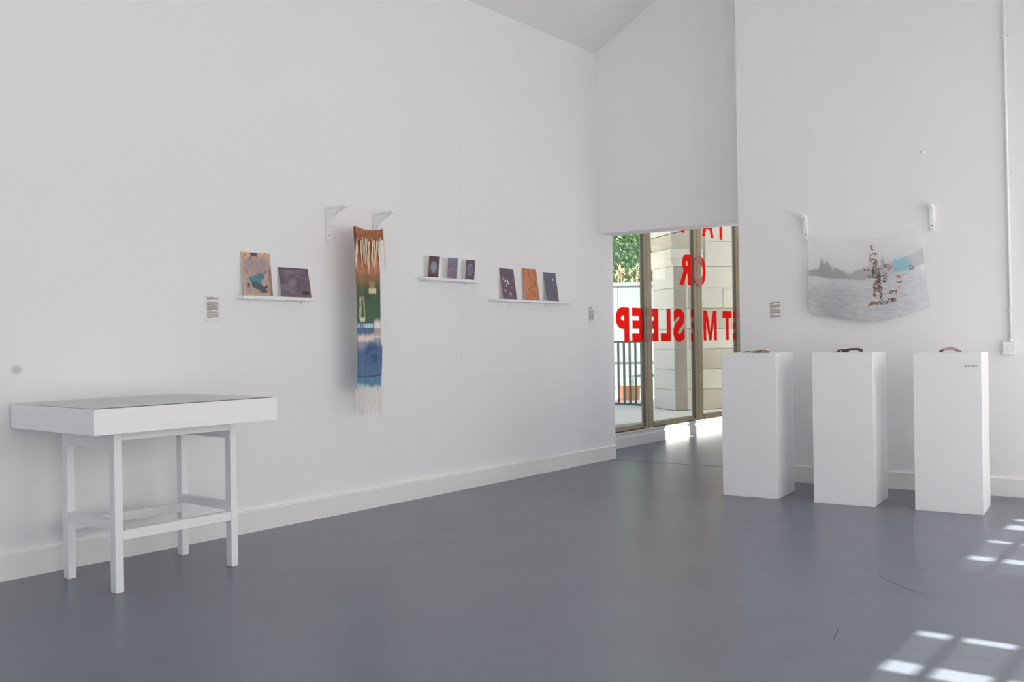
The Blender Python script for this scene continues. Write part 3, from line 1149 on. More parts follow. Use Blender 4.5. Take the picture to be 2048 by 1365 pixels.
def pC1(u, v):
    p = Paint(u, v, (93, 80, 92))
    p.mottle(3, (100, 86, 96), .5, .65, 3, .8)
    p.mix((1 - sst(0, .05, v)) * .8, (78, 68, 78))
    p.blob(.72, .72, .25, .18, (102, 76, 82), .5, .5, 4, 4, .7)
    for (a, b, r, c) in ((.34, .40, .045, (240, 225, 205)), (.47, .41, .05, (246, 236, 215)), (.53, .48, .05, (238, 220, 205)), (.18, .34, .04, (214, 190, 170)),
                         (.24, .42, .03, (220, 200, 180)), (.30, .29, .02, (200, 150, 120)), (.20, .28, .02, (205, 165, 140)), (.36, .56, .035, (180, 165, 170)), (.24, .72, .05, (190, 176, 176)),
                         (.60, .83, .055, (205, 185, 180)), (.56, .80, .03, (190, 150, 130)), (.90, .35, .03, (200, 170, 150)), (.72, .61, .03, (170, 150, 160)), (.52, .33, .02, (190, 150, 130)),
                         (.62, .42, .02, (150, 150, 160)), (.30, .50, .02, (190, 150, 130)), (.44, .90, .02, (180, 160, 160)), (.42, .52, .02, (180, 140, 120)), (.12, .38, .02, (200, 180, 170))):
        p.blob(a, b, r, r * .8, c, .35, .4, 12, int(a * 50))
    return p


def pC2(u, v):
    p = Paint(u, v, (186, 118, 78))
    p.mottle(4, (168, 104, 68), .48, .62, 3, .9)
    p.mottle(6, (150, 92, 62), .58, .68, 8, .7)
    p.blob(.66, .52, .24, .06, (146, 88, 58), .5, .6, 6, 4, .8, -.4)
    p.blob(.5, .35, .1, .2, (170, 104, 68), .5, .6, 6, 5, .7)
    p.mix((1 - sst(0, .04, v)) * .8, (140, 84, 60))
    p.mix(sst(.95, .98, v) * .9, (170, 78, 48))
    return p


def pC3(u, v):
    p = Paint(u, v, (91, 92, 106))
    p.mottle(4, (98, 98, 112), .5, .62, 3, .8)
    p.mix((1 - sst(0, .05, v)) * .8, (76, 76, 88))
    p.blob(.73, .72, .22, .14, (100, 80, 88), .5, .6, 6, 4, .8)
    p.blob(.74, .77, .12, .07, (112, 74, 72), .5, .7, 8, 7, .8)
    p.blob(.70, .235, .035, .04, (255, 255, 250), .3, .1, 6, 5)
    p.mix(sst(.9, 1., v) * .5, (80, 92, 104))
    return p


GR = 'prints on the left wall ledges'
print_panel(3.597, 3.823, 1.5262, 1.812, .036, .006, pA, 'tall pinkish-brown print with a teal blot leaning on the ledge', GR)
print_panel(3.888, 4.138, 1.5262, 1.728, .042, .006, pB, 'wide purple-grey print leaning right of the teal blot print', GR)
print_panel(5.295, 5.411, 1.7202, 1.888, .045, .060, p1, 'small dark print with one glowing blue oval', GR)
print_panel(5.514, 5.633, 1.7202, 1.888, .047, .060, p2, 'small blue print mottled with reddish brown', GR)
print_panel(5.732, 5.847, 1.7202, 1.885, .046, .060, p3, 'small plum print with a faint grey ring', GR)
print_panel(6.227, 6.422, 1.5757, 1.846, .044, .006, pC1, 'dark purple print sprinkled with cream specks', GR)
print_panel(6.545, 6.757, 1.5757, 1.862, .045, .006, pC2, 'burnt orange print leaning between purple and slate prints', GR)
print_panel(6.864, 7.058, 1.5757, 1.841, .043, .006, pC3, 'slate grey print with a single white drop', GR)

# ------------------------------------------------------------------ captions
M_CAP = mat_attr('caption_print', 0.7, 0.0)


def caption(frame, w, h, blocks, label, pins=True, seed=1, soft=.6):
    """frame: function (s, t, out) -> point ; blocks: list of (v0, v1, lines, u1, dark)"""
    nu, nv = 44, 150
    u, v = np.meshgrid(np.linspace(0, 1, nu), np.linspace(0, 1, nv))
    p = Paint(u, v, (203, 200, 198))
    rs = np.random.RandomState(seed)
    for (v0, v1, nl, dark) in blocks:
        for k in range(nl):
            a = v0 + (v1 - v0) * k / nl
            b = a + (v1 - v0) / nl * .55
            last = .84 if k < nl - 1 else rs.uniform(.3, .5)
            if nl == 1:
                last = rs.uniform(.35, .6)
            m = ((v >= a) & (v <= b) & (u > .12) & (u < .12 + .78 * last / .84))
            wd = vnoise(u * 22, v * 0 + k * 3 + v0 * 50, seed)
            p.mix(m * (.45 + .55 * (wd > .25)) * dark, (60, 58, 58))
    e = empty('caption_sheet', frame(0, 0, 0), 0, label, 'caption')
    o = Vector(frame(0, 0, 0))
    f = np.vectorize(lambda s, t: tuple(Vector(frame(s * w, t * h, .0022)) - o), otypes=[float, float, float])
    X, Yy, Z = f(u, v)
    mk('printed_sheet', grid_mesh('printed_sheet', np.stack([X, Yy, Z], -1), p.lin()), M_CAP, e)
    bk = MB()
    q = [Vector(frame(s, t, d)) - o for d in (0.0002, .0020) for s, t in ((0, 0), (w, 0), (w, h), (0, h))]
    bk.hexa(q).obj('card', M_PAPER, e)
    if pins:
        for s, t in ((.06, .035), (.93, .035), (.06, .955), (.93, .955)):
            a = Vector(frame(s * w, t * h, .0022)) - o
            c = Vector(frame(s * w, t * h, .006)) - o
            MB().tube([a, c], .0028, 8).obj('pin', M_STEEL, e)
    return e


def left_frame(y0, z1):
    return lambda s, t, d: (-D + d, y0 + s, z1 - t)


def end_frame(a0, z1):
    return lambda s, t, d: E(a0 + s, BP - d, z1 - t)


caption(left_frame(3.333, 1.518), .106, .163, ((.045, .085, 1, 1.0), (.085, .16, 2, .9), (.21, .58, 10, .75), (.60, .86, 7, .8)), 'white text caption pinned left of the first picture ledge')
caption(left_frame(7.601, 1.534), .110, .175, ((.03, .08, 1, 1.0), (.08, .13, 1, .8), (.18, .78, 14, .7)), 'small text caption near the room corner beside the corridor opening', False, 4)
caption(end_frame(-2.414, 1.522), .112, .170, ((.11, .21, 2, 1.0), (.22, .42, 5, .8), (.45, .70, 6, .8), (.73, .90, 4, .8)), 'white text caption left of the landscape cloth', False, 7)


# ------------------------------------------------------------------ wooden brackets
def bracket(loc, rz, H, L, label, wd=.035):
    e = empty('shelf_bracket', loc, rz, label, 'bracket', 'white wooden shelf brackets')
    at = .018
    MB().box(0, .019, 0, wd, 0, H - at, .003).obj('back_plate', M_WHITE, e)
    MB().box(0, L, 0, wd, H - at, H, .004).obj('arm', M_WHITE, e)
    prof = [(.019, H - at), (L * .80, H - at), (L * .76, H - at - .010)]
    n = 10
    x0, z0, x1, z1 = L * .72, H - at - .014, .019 + L * .16, H - at - .42 * H
    for k in range(n + 1):
        a = math.pi / 2 * k / n
        # concave curve
        prof.append((x0 - (x0 - x1) * math.sin(a), z1 + (z0 - z1) * (1 - (1 - math.cos(a)) ** 1.0) if False else z0 - (z0 - z1) * (1 - math.cos(a))))
    prof += [(x1 - .004, z1 - .012), (x1 - .014, z1 - .016), (.019, z1 - .016)]
    MB().prism(prof[::-1], wd * .16, wd * .84).obj('gusset', M_WHITE, e)
    MB().tube([(.0185, wd * .5, .046), (.0200, wd * .5, .046)], .0042, 10).obj('screw_hole', M_DARK, e)
    return e


bracket((-D, 4.306, 1.926), 0, .246, .207, 'white wooden bracket above left of the hanging scarf')
bracket((-D, 4.756, 1.928), 0, .246, .207, 'white wooden bracket partly behind the top of the hanging scarf')
bracket(E(-2.110, BP, 2.008), TH - math.pi / 2, .198, .105, 'white wooden bracket above the left edge of the landscape cloth')
bracket(E(-1.145, BP, 2.005), TH - math.pi / 2, .206, .105, 'white wooden bracket above the right edge of the landscape cloth')

# ------------------------------------------------------------------ hanging scarf
SX = -D + .185
sc = empty('woven_scarf', (SX, 4.40, .69), 0, 'long woven scarf dyed orange, green and blue with cream fringes', 'scarf')
M_SCARF = mat_attr('scarf_weave', 0.85, 0.10, 300.0, (1, 1, .15), transl=.15)
nu, nv = 50, 330
u, v = np.meshgrid(np.linspace(0, 1, nu), np.linspace(0, 1, nv))
ZTOP, ZBOT = 2.028, .884


def zof(py):
    return (py - 453.5) / (780 - 453.5)


zk = [0, .08, .28, .42, .56, .62, .72, .99, 1.0]
zl = zk
left = np.interp(v, [0, .10, .28, .65, .71, 1], [4.398, 4.404, 4.410, 4.421, 4.421, 4.423])
right = np.interp(v, [0, .05, .10, .28, .65, .70, .74, 1], [4.672, 4.658, 4.650, 4.652, 4.641, 4.642, 4.655, 4.648])
yy = left + (right - left) * u
sag = .020 * (1 - (2 * u - 1) ** 2) * np.clip(1 - v * 6, 0, 1)
zz = ZTOP - sag - v * (ZTOP - ZBOT) + .003 * u
xx = SX + .010 * np.sin(u * 9 + .6) * (.5 + .5 * v) + .006 * np.sin(u * 17 + v * 5) + .010 * np.clip(v - .7, 0, 1) * np.sin(v * 18)
p = Paint(u, v, (160, 100, 66))
y_px = 453.5 + v * 326.5
p.mix(sst(455, 475, y_px) * (1 - sst(490, 512, y_px)), (156, 98, 62))
p.mix(sst(488, 505, y_px), (150, 102, 64))
p.mix(sst(508, 524, y_px), (182, 120, 88))
p.mottle(5, (188, 122, 88), .5, .65, 3, .6)
p.mix(sst(543, 553, y_px + (fbm(u * 6, v * 3, 5) - .5) * 8), (140, 112, 76))
p.mix(sst(556, 580, y_px + (fbm(u * 6, v * 3, 6) - .5) * 16), (84, 96, 70))
p.mix(sst(585, 605, y_px + (fbm(u * 6, v * 3, 7) - .5) * 14), (74, 104, 82))
p.mottle(4, (88, 116, 92), .5, .65, 13, .5 * sst(570, 590, y_px), 14)
# cream patches in the green
p.mix(((np.abs(u - .66) < .07) & (y_px > 562) & (y_px < 576)) * .6, (176, 160, 120))
p.mix(sst(.14, .10, np.abs(u - .68)) * sst(574, 578, y_px) * (1 - sst(584, 590, y_px)), (212, 192, 158))
tri = np.abs(np.abs(u - .24) - .05 - (y_px - 592) * .0012)
p.mix(sst(.055, .025, tri + (fbm(u * 9, v * 60, 4) - .5) * .05) * sst(590, 598, y_px) * (1 - sst(638, 642, y_px)) * .85, (196, 186, 134))
p.mix((np.abs(u - .26) < .10) * sst(632, 638, y_px) * (1 - sst(643, 646, y_px)), (206, 200, 164))
# blue band with white ties
bl = sst(643, 648, y_px + (fbm(u * 8, v * 2, 9) - .5) * 5)
p.mix(bl * (u < .70), (80, 112, 144))
p.mix(sst(634, 643, y_px + (fbm(u * 8, v * 2, 19) - .5) * 6) * (u > .70), (190, 178, 158))
p.mix(sst(643, 647, y_px) * (u > .70), (222, 212, 202))
dash = (np.sin(u * 2 * math.pi * 17 + .6) > -.1) & (y_px > 648) & (y_px < 656.5)
p.mix(dash * (u < .72) * .95, (208, 218, 224))
p.mix(sst(656.5, 658, y_px) * (u > .70), (172, 154, 150))
p.mix(sst(666, 671, y_px + (fbm(u * 9, v * 2, 14) - .5) * 7), (176, 160, 156))
p.mix(sst(671, 675, y_px + (fbm(u * 9, v * 2, 15) - .5) * 4), (212, 200, 192))
p.mix(sst(680, 688, y_px + (fbm(u * 7, v * 2, 16) - .5) * 7 + (u > .68) * 5), (140, 142, 156))
p.mix(sst(690, 706, y_px + (fbm(u * 5, v * 2, 17) - .5) * 14 + (u > .5) * 6), (78, 108, 148))
p.blob(.55, .78, .22, .06, (56, 88, 138), .5, .6, 5, 21, .9)
p.mottle(3, (98, 112, 146), .48, .62, 22, .6 * sst(690, 705, y_px), 40)
p.mix(0 * u + sst(726, 735, y_px) * .5, (88, 120, 150))
p.mix(np.exp(-((y_px - 753.5 - 2 * np.sin(u * 4)) / 1.6) ** 2) * .8, (56, 74, 110))
p.mix(sst(755, 758, y_px), (86, 132, 158))
p.mix(np.exp(-((u - .70) / .015) ** 2) * sst(756, 758, y_px) * .6, (56, 90, 120))
p.mix(sst(770, 779, y_px + (fbm(u * 12, v, 31) - .5) * 10 + (u < .3) * 5), (176, 194, 190))
edge = np.clip(np.minimum(u, 1 - u) / .03, 0, 1)
p.mix((1 - edge) * .35 * (y_px < 770), (60, 54, 58))
# keep the upper part from taking the green/blue wash
off = np.array([SX, 4.40, .69])
mk('cloth', grid_mesh('cloth', np.stack([xx, yy, zz], -1) - off, p.lin(), (-.003, 0, 0)), M_SCARF, sc)
# folded-over flap at the top with its own fringe
nvf = 34
uf, vf = np.meshgrid(np.linspace(0, 1, nu), np.linspace(0, 1, nvf))
yf = 4.399 + (4.671 - 4.399) * uf - .006 * vf * (2 * uf - 1)
zf = ZTOP + .003 - .020 * (1 - (2 * uf - 1) ** 2) - vf * (.092 + .012 * np.sin(uf * 5)) + .003 * uf
xf = SX + .013 + .010 * np.sin(uf * 9 + .6) * .5 + .012 * vf
pf = Paint(uf, vf, (158, 100, 66))
pf.mottle(8, (172, 108, 70), .45, .65, 3, .8, 2)
pf.mottle(4, (146, 84, 70), .5, .62, 33, .8)
pf.mix((1 - np.clip(np.minimum(uf, 1 - uf) / .03, 0, 1)) * .5, (96, 58, 44))
mk('flap', grid_mesh('flap', np.stack([xf, yf, zf], -1) - off, pf.lin(), (-.003, 0, 0)), M_SCARF, sc, label='folded-over rust orange top flap')
M_FRINGE = mat('cream_yarn', alb(220, 202, 180), 0.9, 0.08, 60)
M_FRINGE2 = mat('pale_yarn', alb(206, 201, 194), 0.9, 0.08, 60)
rs = np.random.RandomState(12)


def yarn(y, z0, z1, x, w, sway, m, name, r=.0032):
    n = 7
    pts = []
    ph = rs.rand() * 6
    for k in range(n):
        t = k / (n - 1)
        pts.append((x + .004 * math.sin(ph + t * 4) - SX, y + sway * t + w * math.sin(ph + t * 7) * t - 4.40, z0 + (z1 - z0) * t - .69))
    return MB().tube(pts, [r] * (n - 1) + [r * .5], 6).obj(name, m, sc)


for y in (4.402, 4.408, 4.444, 4.452, 4.466, 4.482, 4.497, 4.512, 4.520, 4.545, 4.556, 4.572, 4.592, 4.606, 4.624, 4.636, 4.660, 4.666):
    sw = -.012 if y < 4.41 else (.010 if y > 4.655 else rs.normal() * .005)
    yarn(y, 1.945 + rs.normal() * .008, 1.745 + rs.normal() * .02, SX + .030, .005, sw, M_FRINGE, 'fringe_yarn')
for y in np.linspace(4.405, 4.645, 22):
    yarn(y + rs.normal() * .003, .892, .712 + rs.normal() * .012, SX + .004, .004, -.004 + rs.normal() * .006, M_FRINGE2, 'fringe_yarn', .0022)
yarn(4.615, .892, .66, SX + .006, .003, .02, M_FRINGE2, 'fringe_yarn', .0038)
yarn(4.640, .892, .665, SX + .006, .003, -.005, M_FRINGE2, 'fringe_yarn', .0038)
for s_, (ya, yb) in enumerate(((4.324, 4.400), (4.772, 4.670))):
    MB().tube([(-.006, ya - 4.40, 2.152 - .69), (.008, yb - 4.40, 2.026 - .69)], .0005, 4).obj('hanging_thread', M_FRINGE2, sc)

# ------------------------------------------------------------------ landscape cloth on the end wall
M_CLOTH = mat_attr('sheer_cloth', 0.9, 0.03, 160.0, transl=.25, transp=.38)
nu, nv = 300, 230
u, v = np.meshgrid(np.linspace(0, 1, nu), np.linspace(0, 1, nv))
# crop coordinates of the print (x 535..1640, y 360..1205), used only as drawing units
XL = np.interp(v, [0, .45, .78, .93, 1], [-2.052, -2.053, -2.060, -2.054, -2.030])
XRt = np.interp(v, [0, .3, .62, 1], [-1.186, -1.185, -1.167, -1.148])
aa = XL + (XRt - XL) * u
bot = np.interp(u, [0, .08, .25, .42, .52, .62, .76, .88, 1], [1.393, 1.378, 1.348, 1.327, 1.318, 1.327, 1.354, 1.388, 1.428])
ker = np.hanning(41)
ker /= ker.sum()
bot = np.tile(np.convolve(np.pad(bot[0], 20, mode='reflect', reflect_type='odd'), ker, 'valid'), (nv, 1))
top = 2.035 - .05 * (1 - (2 * u - 1) ** 2)
zz = top + (bot - top) * v
CXp = 535 + (aa + 2.052) / (.90) * (1625 - 535)
CYp = 473 + (1.987 - zz) / .00383 * 4.55
tilt = (CXp - 535) / 1100.0
CYp = CYp - tilt * 6
p = Paint(u, v, (222, 221, 222))
skyX = [535, 570, 600, 625, 636, 648, 656, 664, 676, 690, 700, 707, 716, 728, 745, 755, 765, 790, 825, 850, 870, 900, 930, 952, 965, 980, 1010, 1050, 1100, 1150, 1170, 1200, 1240, 1300, 1335, 1400, 1440, 1480, 1530, 1570, 1592, 1640]
skyY = [750, 736, 733, 738, 690, 650, 628, 660, 690, 690, 680, 640, 660, 695, 725, 770, 752, 738, 745, 765, 785, 800, 808, 800, 782, 768, 762, 762, 768, 770, 770, 740, 730, 720, 700, 680, 645, 658, 625, 585, 600, 600]
gX = [535, 600, 700, 800, 870, 960, 1040, 1120, 1230, 1350, 1450, 1520, 1600, 1640]
gY = [805, 810, 832, 842, 852, 862, 868, 862, 840, 812, 790, 765, 732, 720]
sk = np.interp(CXp, skyX, skyY) + (fbm(CXp / 14, CYp / 14, 2) - .5) * 14
gl = np.interp(CXp, gX, gY) + (fbm(CXp / 20, CYp / 20, 3) - .5) * 12
hill = sst(-3, 4, CYp - sk)
shade = np.interp(CXp, [535, 1150, 1300, 1640], [150, 158, 178, 186])
tex = (fbm(CXp / 30, CYp / 30, 5) - .5) * 22
hc_ = np.stack([shade + tex * .4, shade + tex * .4, shade + 2 + tex * .4], -1)
p.c = p.c * (1 - hill[..., None]) + hc_ * hill[..., None]
grd = sst(-4, 6, CYp - gl)
gshade = np.interp(CYp - gl, [0, 30, 120, 320], [200, 192, 176, 172]) + np.interp(CXp, [535, 1000, 1640], [-4, 0, 16])
gt = (fbm(CXp / 60, CYp / 16, 7) - .5) * 30 + (fbm(CXp / 9, CYp / 9, 8) - .5) * 14
gc = np.stack([gshade + gt, gshade + gt + 2, gshade + gt + 5], -1)
p.c = p.c * (1 - grd[..., None]) + gc * grd[..., None]
p.u, p.v = CXp, CYp


def dab(x, y, lx, ly, rot, col, k=1.0):
    du, dv = CXp - x, CYp - y
    c, s = math.cos(rot), math.sin(rot)
    d = np.sqrt(((du * c + dv * s) / lx) ** 2 + ((-du * s + dv * c) / ly) ** 2)
    p.mix(k * (1 - sst(.7, 1.2, d)), col)


rs = np.random.RandomState(3)
DK, BR, RD, GY = (78, 62, 56), (114, 84, 72), (146, 88, 68), (132, 124, 120)
for _ in range(900):
    x, y = rs.normal(1395, 42), rs.normal(740, 32)
    dab(x, y, 9, 4, rs.rand() * 3, (110 + rs.rand() * 40, 170 + rs.rand() * 15, 190), .55)
for (x, y, lx, ly, r_, c) in ((1168, 715, 11, 42, .05, (112, 96, 92)), (1192, 845, 17, 44, -.12, (104, 92, 88)), (1142, 790, 8, 62, .05, (88, 74, 70)), (1152, 960, 6, 46, .05, (120, 98, 90)), (1196, 950, 9, 46, -.2, (112, 92, 84)), (1215, 1030, 6, 50, -.1, (110, 96, 88))):
    dab(x, y, lx, ly, r_, c, .8)
for (x, y, rx, ry, n, cols) in ((1130, 565, 14, 18, 12, (DK, BR)), (1150, 630, 28, 14, 10, (DK, BR, GY)), (1128, 670, 14, 30, 16, (BR, GY, DK)), (1165, 720, 16, 40, 34, (DK, BR, GY)),
                               (1142, 780, 10, 60, 26, (DK, DK, BR)), (1170, 800, 20, 50, 40, (DK, GY, (110, 98, 92))), (1190, 850, 18, 40, 36, (DK, (108, 92, 88), BR)), (1175, 895, 26, 22, 30, (BR, DK, RD)),
                               (1150, 960, 8, 46, 22, (BR, DK)), (1190, 950, 18, 34, 28, (DK, BR)), (1155, 1015, 10, 20, 8, (BR, RD)), (1210, 1010, 12, 60, 26, (BR, DK, GY)), (1195, 1085, 70, 12, 46, (RD, BR, DK)),
                               (1140, 1095, 40, 9, 20, (RD, BR)), (1310, 1060, 34, 16, 20, (RD, BR, DK)), (1320, 990, 26, 14, 20, (DK, BR, RD)), (1085, 765, 26, 16, 12, (BR, RD, DK)), (1245, 745, 36, 26, 36, (GY, DK, (160, 158, 150))),
                               (1290, 760, 50, 34, 50, ((150, 148, 150), GY, (170, 170, 172))), (1245, 850, 18, 40, 26, (GY, DK, (120, 112, 112))), (1240, 885, 8, 12, 8, (DK,)), (1480, 770, 22, 16, 12, (GY, DK)),
                               (1375, 850, 18, 12, 18, ((205, 120, 78), (190, 100, 66))), (1375, 900, 22, 8, 6, (DK, BR)), (1100, 840, 12, 5, 4, (GY, DK)), (1215, 690, 12, 16, 7, (GY,))):
    for _ in range(n):
        a, b = np.clip(rs.normal(size=2), -1.5, 1.5)
        dab(x + a * rx * .7, y + b * ry * .7, rs.uniform(6, 13), rs.uniform(3.2, 6), rs.rand() * 3.1, cols[rs.randint(len(cols))], .85)
for (xa, ya, xb, yb, c) in ((1065, 1125, 1130, 1105, BR), (1225, 1005, 1300, 1000, DK), (1270, 1085, 1345, 1072, BR), (1405, 1022, 1440, 1018, GY), (1410, 832, 1440, 820, RD), (1360, 950, 1385, 928, GY), (1080, 600, 1095, 580, GY), (1460, 800, 1520, 780, GY)):
    for t in np.linspace(0, 1, 14):
        dab(xa + (xb - xa) * t, ya + (yb - ya) * t, 4, 2.2, 0, c, .7)
p.c = 218 + (p.c - 218) * np.where(p.c.mean(-1, keepdims=True) < 218, 0.94, 1.0)
hem = sst(.985, .997, v)
p.mix(hem * .3, (150, 150, 152))
bb_ = BP - .075 + .016 * np.sin(u * 7 + .5) * v + .010 * np.sin(u * 13) * v
cl = empty('landscape_cloth', E(-1.60, BP - .075, 1.32), TH, 'sheer white cloth printed with grey landscape and a leafy figure', 'cloth')
mk('printed_cloth', grid_mesh('printed_cloth', np.stack([aa + 1.60, bb_ - (BP - .075), zz - 1.32], -1), p.lin()), M_CLOTH, cl)
for (xa, za, xb, zb) in ((-2.095, 2.1855, -2.051, 2.036), (-1.128, 2.190, -1.187, 2.036)):
    MB().tube([(xa + 1.6, 0, za - 1.32), (xb + 1.6, 0, zb - 1.32)], .0005, 4).obj('hanging_thread', M_FRINGE2, cl)

# ------------------------------------------------------------------ plinths
def plinth(a0, a1, b0, dep, h, label):
    e = empty('plinth', E((a0 + a1) / 2, b0 + dep / 2, 0), TH, label, 'plinth', 'white box plinths')
    w = (a1 - a0) / 2
    MB().box(-w, w, -dep / 2, dep / 2, .0, h, .002).obj('box', M_PLINTH, e)
    return e


PL1 = plinth(-2.507, -2.081, 6.885, .43, 1.091, 'white plinth closest to the corridor opening, under an olive textile')
PL2 = plinth(-1.815, -1.394, 6.866, .46, 1.091, 'middle white plinth under the dark purple textile')
PL3 = plinth(-1.134, -0.710, 6.886, .43, 1.086, 'white plinth with the small DO NOT TOUCH notice')
MB().box(.19, .2132, -.2155, -.19, .0, .006, .001).obj('chipped_corner', M_EDGE, PL1, label='bare brown chipped corner at the foot')
# notice
nt = MB().box(.085, .205, -.2158, -.2150, .975, 1.018).obj('notice', M_PAPER, PL3, label='white sticker reading DO NOT TOUCH')
me, co = glyph_mesh('DO NOT TOUCH', .076, .0085, .02, 'notice_text')
out = np.stack([co[:, 0] + .110, np.full(len(co), -.2161) - co[:, 2] * .1, co[:, 1] + .960 + .0305 - .0005], -1)
me.vertices.foreach_set('co', out.ravel())
me.update()
mk('notice_text', me, M_INK, nt)


def fold(parent, name, pts, wid, th, m, n=26, seed=0, rough=.004):
    """a creased strip of cloth: centre line pts (x,z) in the plane, width in y"""
    rs = np.random.RandomState(seed)
    px = np.array([q[0] for q in pts], float)
    pz = np.array([q[1] for q in pts], float)
    t = np.linspace(0, 1, len(pts))
    tt = np.linspace(0, 1, n)
    X, Z = np.interp(tt, t, px), np.interp(tt, t, pz)
    b = bmesh.new()
    rings = []
    m_ = 7
    for k in range(n):
        ring = []
        for j in range(m_):
            y = -wid / 2 + wid * j / (m_ - 1)
            jz = rough * (vnoise(np.array([k * .5]), np.array([j * .8 + seed]), seed)[0])
            ring.append((X[k] + rs.normal() * rough * .2, y + rough * math.sin(k * .7), max(0.0004, Z[k] + jz)))
        rings.append(ring)
    up_ = [[b.verts.new((x, y, z + th)) for x, y, z in r] for r in rings]
    lo_ = [[b.verts.new((x, y, z)) for x, y, z in r] for r in rings]
    for k in range(n - 1):
        for j in range(m_ - 1):
            b.faces.new((up_[k][j], up_[k + 1][j], up_[k + 1][j + 1], up_[k][j + 1])).smooth = True
            b.faces.new((lo_[k][j], lo_[k][j + 1], lo_[k + 1][j + 1], lo_[k + 1][j])).smooth = True
        for j in (0, m_ - 1):
            b.faces.new((up_[k][j], up_[k + 1][j], lo_[k + 1][j], lo_[k][j]))
    for k in (0, n - 1):
        for j in range(m_ - 1):
            b.faces.new((up_[k][j], up_[k][j + 1], lo_[k][j + 1], lo_[k][j]))
    bmesh.ops.recalc_face_normals(b, faces=b.faces)
    me = bpy.data.meshes.new(name)
    b.to_mesh(me)
    b.free()
    return mk(name, me, m, parent)


C_OLIVE = mat('olive_textile', alb(128, 116, 72), 0.9, 0.25, 40)
C_CREAM = mat('cream_textile', alb(206, 192, 168), 0.9, 0.15, 40)
C_DKB = mat('dark_brown_textile', alb(72, 60, 56), 0.9, 0.3, 40)
C_PURP = mat('dark_purple_textile', alb(74, 62, 72), 0.9, 0.3, 40)
C_GREY = mat('dark_grey_textile', alb(76, 80, 84), 0.9, 0.3, 40)
C_BRN = mat('brown_textile', alb(128, 106, 92), 0.9, 0.3, 40)
C_PINK = mat('dusty_pink_textile', alb(172, 138, 132), 0.9, 0.2, 40)
C_TAUPE = mat('taupe_textile', alb(112, 96, 86), 0.9, 0.25, 40)
t1 = empty('textile_piece', E(-2.275, 7.02, 1.0912), TH, 'flat olive and brown crumpled textile lying on a plinth', 'textile')
fold(t1, 'dark_strip', [(-.098, .002), (-.07, .006), (-.02, .003), (.03, .002)], .05, .004, C_DKB, seed=1, rough=.003)
fold(t1, 'olive_fold', [(-.01, .001), (.02, .007), (.045, .008), (.07, .009), (.095, .001)], .07, .010, C_OLIVE, seed=2)
fold(t1, 'cream_fold', [(.045, .016), (.065, .021), (.085, .017), (.10, .009)], .05, .003, C_CREAM, seed=3)
fold(t1, 'grey_fold', [(-.005, .0), (.03, .001), (.10, .001), (.115, .0)], .03, .003, C_GREY, seed=4, rough=.001).location = (0, -.06, 0)
t2 = empty('textile_piece', E(-1.600, 7.02, 1.0912), TH, 'arched dark purple textile with a brown end lying on a plinth', 'textile')
fold(t2, 'purple_arch', [(-.028, .0), (-.01, .006), (.02, .011), (.05, .013), (.08, .012), (.092, .007), (.100, .0)], .09, .0155, C_PURP, seed=5)
fold(t2, 'brown_fold', [(-.065, .0), (-.055, .010), (-.035, .010), (-.01, .008), (.0, .002)], .07, .011, C_BRN, seed=6)
fold(t2, 'pale_tail', [(-.12, .0), (-.09, .002), (-.06, .004)], .04, .003, C_CREAM, seed=7, rough=.002)
fold(t2, 'grey_fold', [(-.05, .0), (-.03, .002), (.0, .003), (.03, .001)], .03, .004, C_GREY, seed=8, rough=.001).location = (0, -.065, 0)
t3 = empty('textile_piece', E(-.914, 7.02, 1.0862), TH, 'dusty pink textile bent into a low arch on a plinth', 'textile')
fold(t3, 'pink_arch', [(-.066, .0), (-.052, .012), (-.03, .017), (-.012, .021), (.01, .021), (.035, .015), (.05, .006), (.060, .0)], .08, .0125, C_PINK, seed=9)
fold(t3, 'taupe_edge', [(-.064, .006), (-.05, .019), (-.03, .024), (-.012, .033), (.006, .033), (.022, .028)], .03, .003, C_TAUPE, seed=10).location = (0, .02, 0)
fold(t3, 'grey_lining', [(-.064, .0), (-.045, .008), (-.02, .012), (.02, .012), (.045, .006), (.064, .0)], .085, .003, C_GREY, seed=11)

# ------------------------------------------------------------------ conduit, switch, small wall things
cd = empty('conduit_pipe', E(-.604, BP, 1.152), TH, 'thin white conduit pipe running up the end wall to the switch', 'pipe')
MB().tube([(0, -.014, 0), (-.003, -.014, .9), (-.010, -.014, 1.9), (-.018, -.014, 3.6)], .0098, 12).obj('tube', M_PLASTIC, cd)
for zc, dx in ((1.382, 0), (2.399, -.005), (3.418, -.014)):
    b = MB()
    b.box(dx - .028, dx + .028, -.006, 0, zc - 1.152 - .007, zc - 1.152 + .007, .002)
    b.box(dx - .013, dx + .013, -.026, 0, zc - 1.152 - .007, zc - 1.152 + .007, .003)
    b.obj('clip', M_PLASTIC, cd)
    for s in (-.022, .022):
        MB().tube([(dx + s, -.006, zc - 1.152), (dx + s, -.008, zc - 1.152)], .003, 8).obj('screw', M_STEEL, cd)
MB().tube([(0, -.014, 0), (0, -.014, .022)], [.016, .011], 12).obj('socket', M_PLASTIC, cd)
sw = empty('light_switch', E(-.613, BP, 1.052), TH, 'square white surface-mounted light switch at the foot of the conduit', 'switch')
MB().box(-.040, .040, -.030, 0, 0, .098, .004).obj('back_box', M_PLASTIC, sw)
MB().box(-.042, .042, -.038, -.030, -.001, .099, .003).obj('face_plate', M_PLASTIC, sw)
MB().box(-.010, .008, -.042, -.037, .032, .066, .002).obj('rocker', M_PLASTIC, sw)
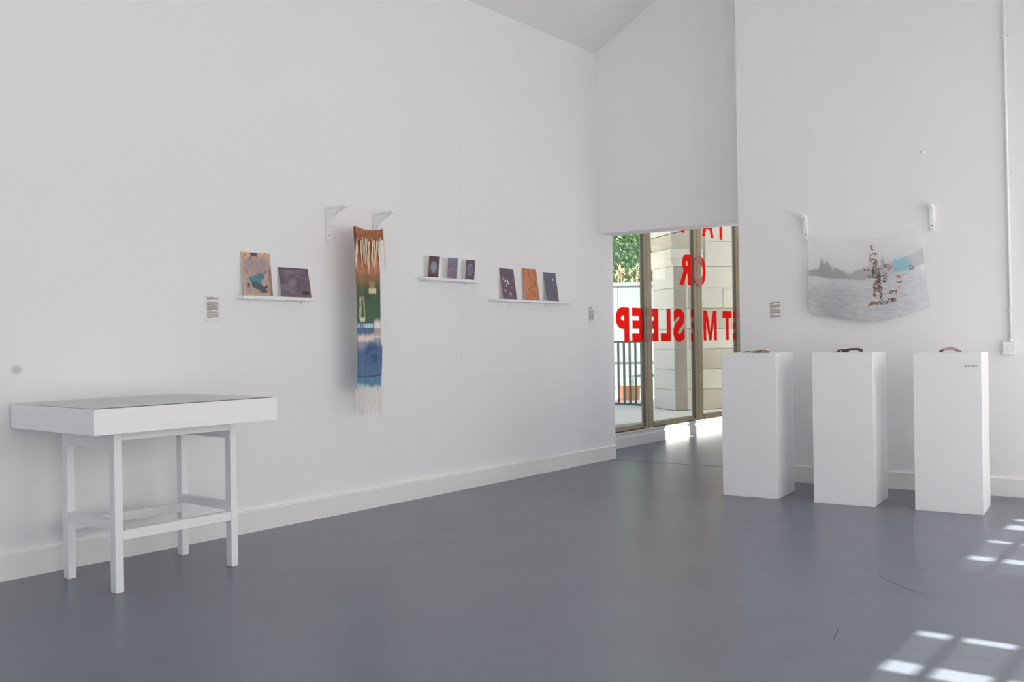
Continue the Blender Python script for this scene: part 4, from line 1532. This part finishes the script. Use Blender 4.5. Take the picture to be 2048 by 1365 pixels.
kn = empty('wall_plug', E(-1.186, BP, 2.626), TH, 'tiny white painted-over plug in the wall above the right bracket', 'plug')
MB().tube([(0, 0, 0), (0, -.010, 0), (0, -.014, 0)], [.012, .011, .006], 10).obj('knob', M_WHITE, kn)

# grey smudge on the left wall
nu = 24
u, v = np.meshgrid(np.linspace(-1, 1, nu), np.linspace(-1, 1, nu))
rr_ = np.sqrt(u ** 2 + v ** 2) + (fbm(u * 2 + 5, v * 2 + 5, 3) - .5) * .5
k_ = np.clip(1 - sst(.25, .85, rr_), 0, 1)[..., None]
cols = np.array([.86, .855, .862]) * (1 - k_ * .32)
mk('smudge', grid_mesh('smudge', np.stack([0 * u - D + .0004, 2.202 + u * .045, 1.095 - v * .040], -1), cols), mat_attr('wall_smudge', .75, .0), wl_o, label='round grey smudge on the wall above the table')
# scuffs on the floor
M_SCUFF = mat('scuff', (0.33, 0.34, 0.34), 0.6, 0.1, 30)


def scuff(pts, w):
    b = bmesh.new()
    prev = None
    pts = [Vector(q) for q in pts]
    for i, q in enumerate(pts):
        t = (pts[min(i + 1, len(pts) - 1)] - pts[max(i - 1, 0)]).normalized()
        n = Vector((-t.y, t.x, 0)) * w * (1 - abs(2 * i / (len(pts) - 1) - 1) * .6)
        cur = (b.verts.new(q + n), b.verts.new(q - n))
        if prev:
            b.faces.new((prev[0], prev[1], cur[1], cur[0]))
        prev = cur
    bmesh.ops.solidify(b, geom=b.faces[:], thickness=.0003)
    me = bpy.data.meshes.new('scuff_mark')
    b.to_mesh(me)
    b.free()
    mk('scuff_mark', me, M_SCUFF, floor)


SCUFFS = [
    [(-1.534, 4.961, .0004), (-1.498, 4.833, .0004), (-1.41, 4.713, .0004), (-1.321, 4.639, .0004), (-1.247, 4.593, .0004), (-1.19, 4.576, .0004), (-1.138, 4.57, .0004)],
    [(-1.346, 3.827, .0004), (-1.33, 3.77, .0004), (-1.319, 3.71, .0004)],
    [(-1.49, 5.43, .0004), (-1.47, 5.40, .0004), (-1.43, 5.42, .0004), (-1.42, 5.46, .0004)]]
for s in SCUFFS:
    scuff(s, .0012)
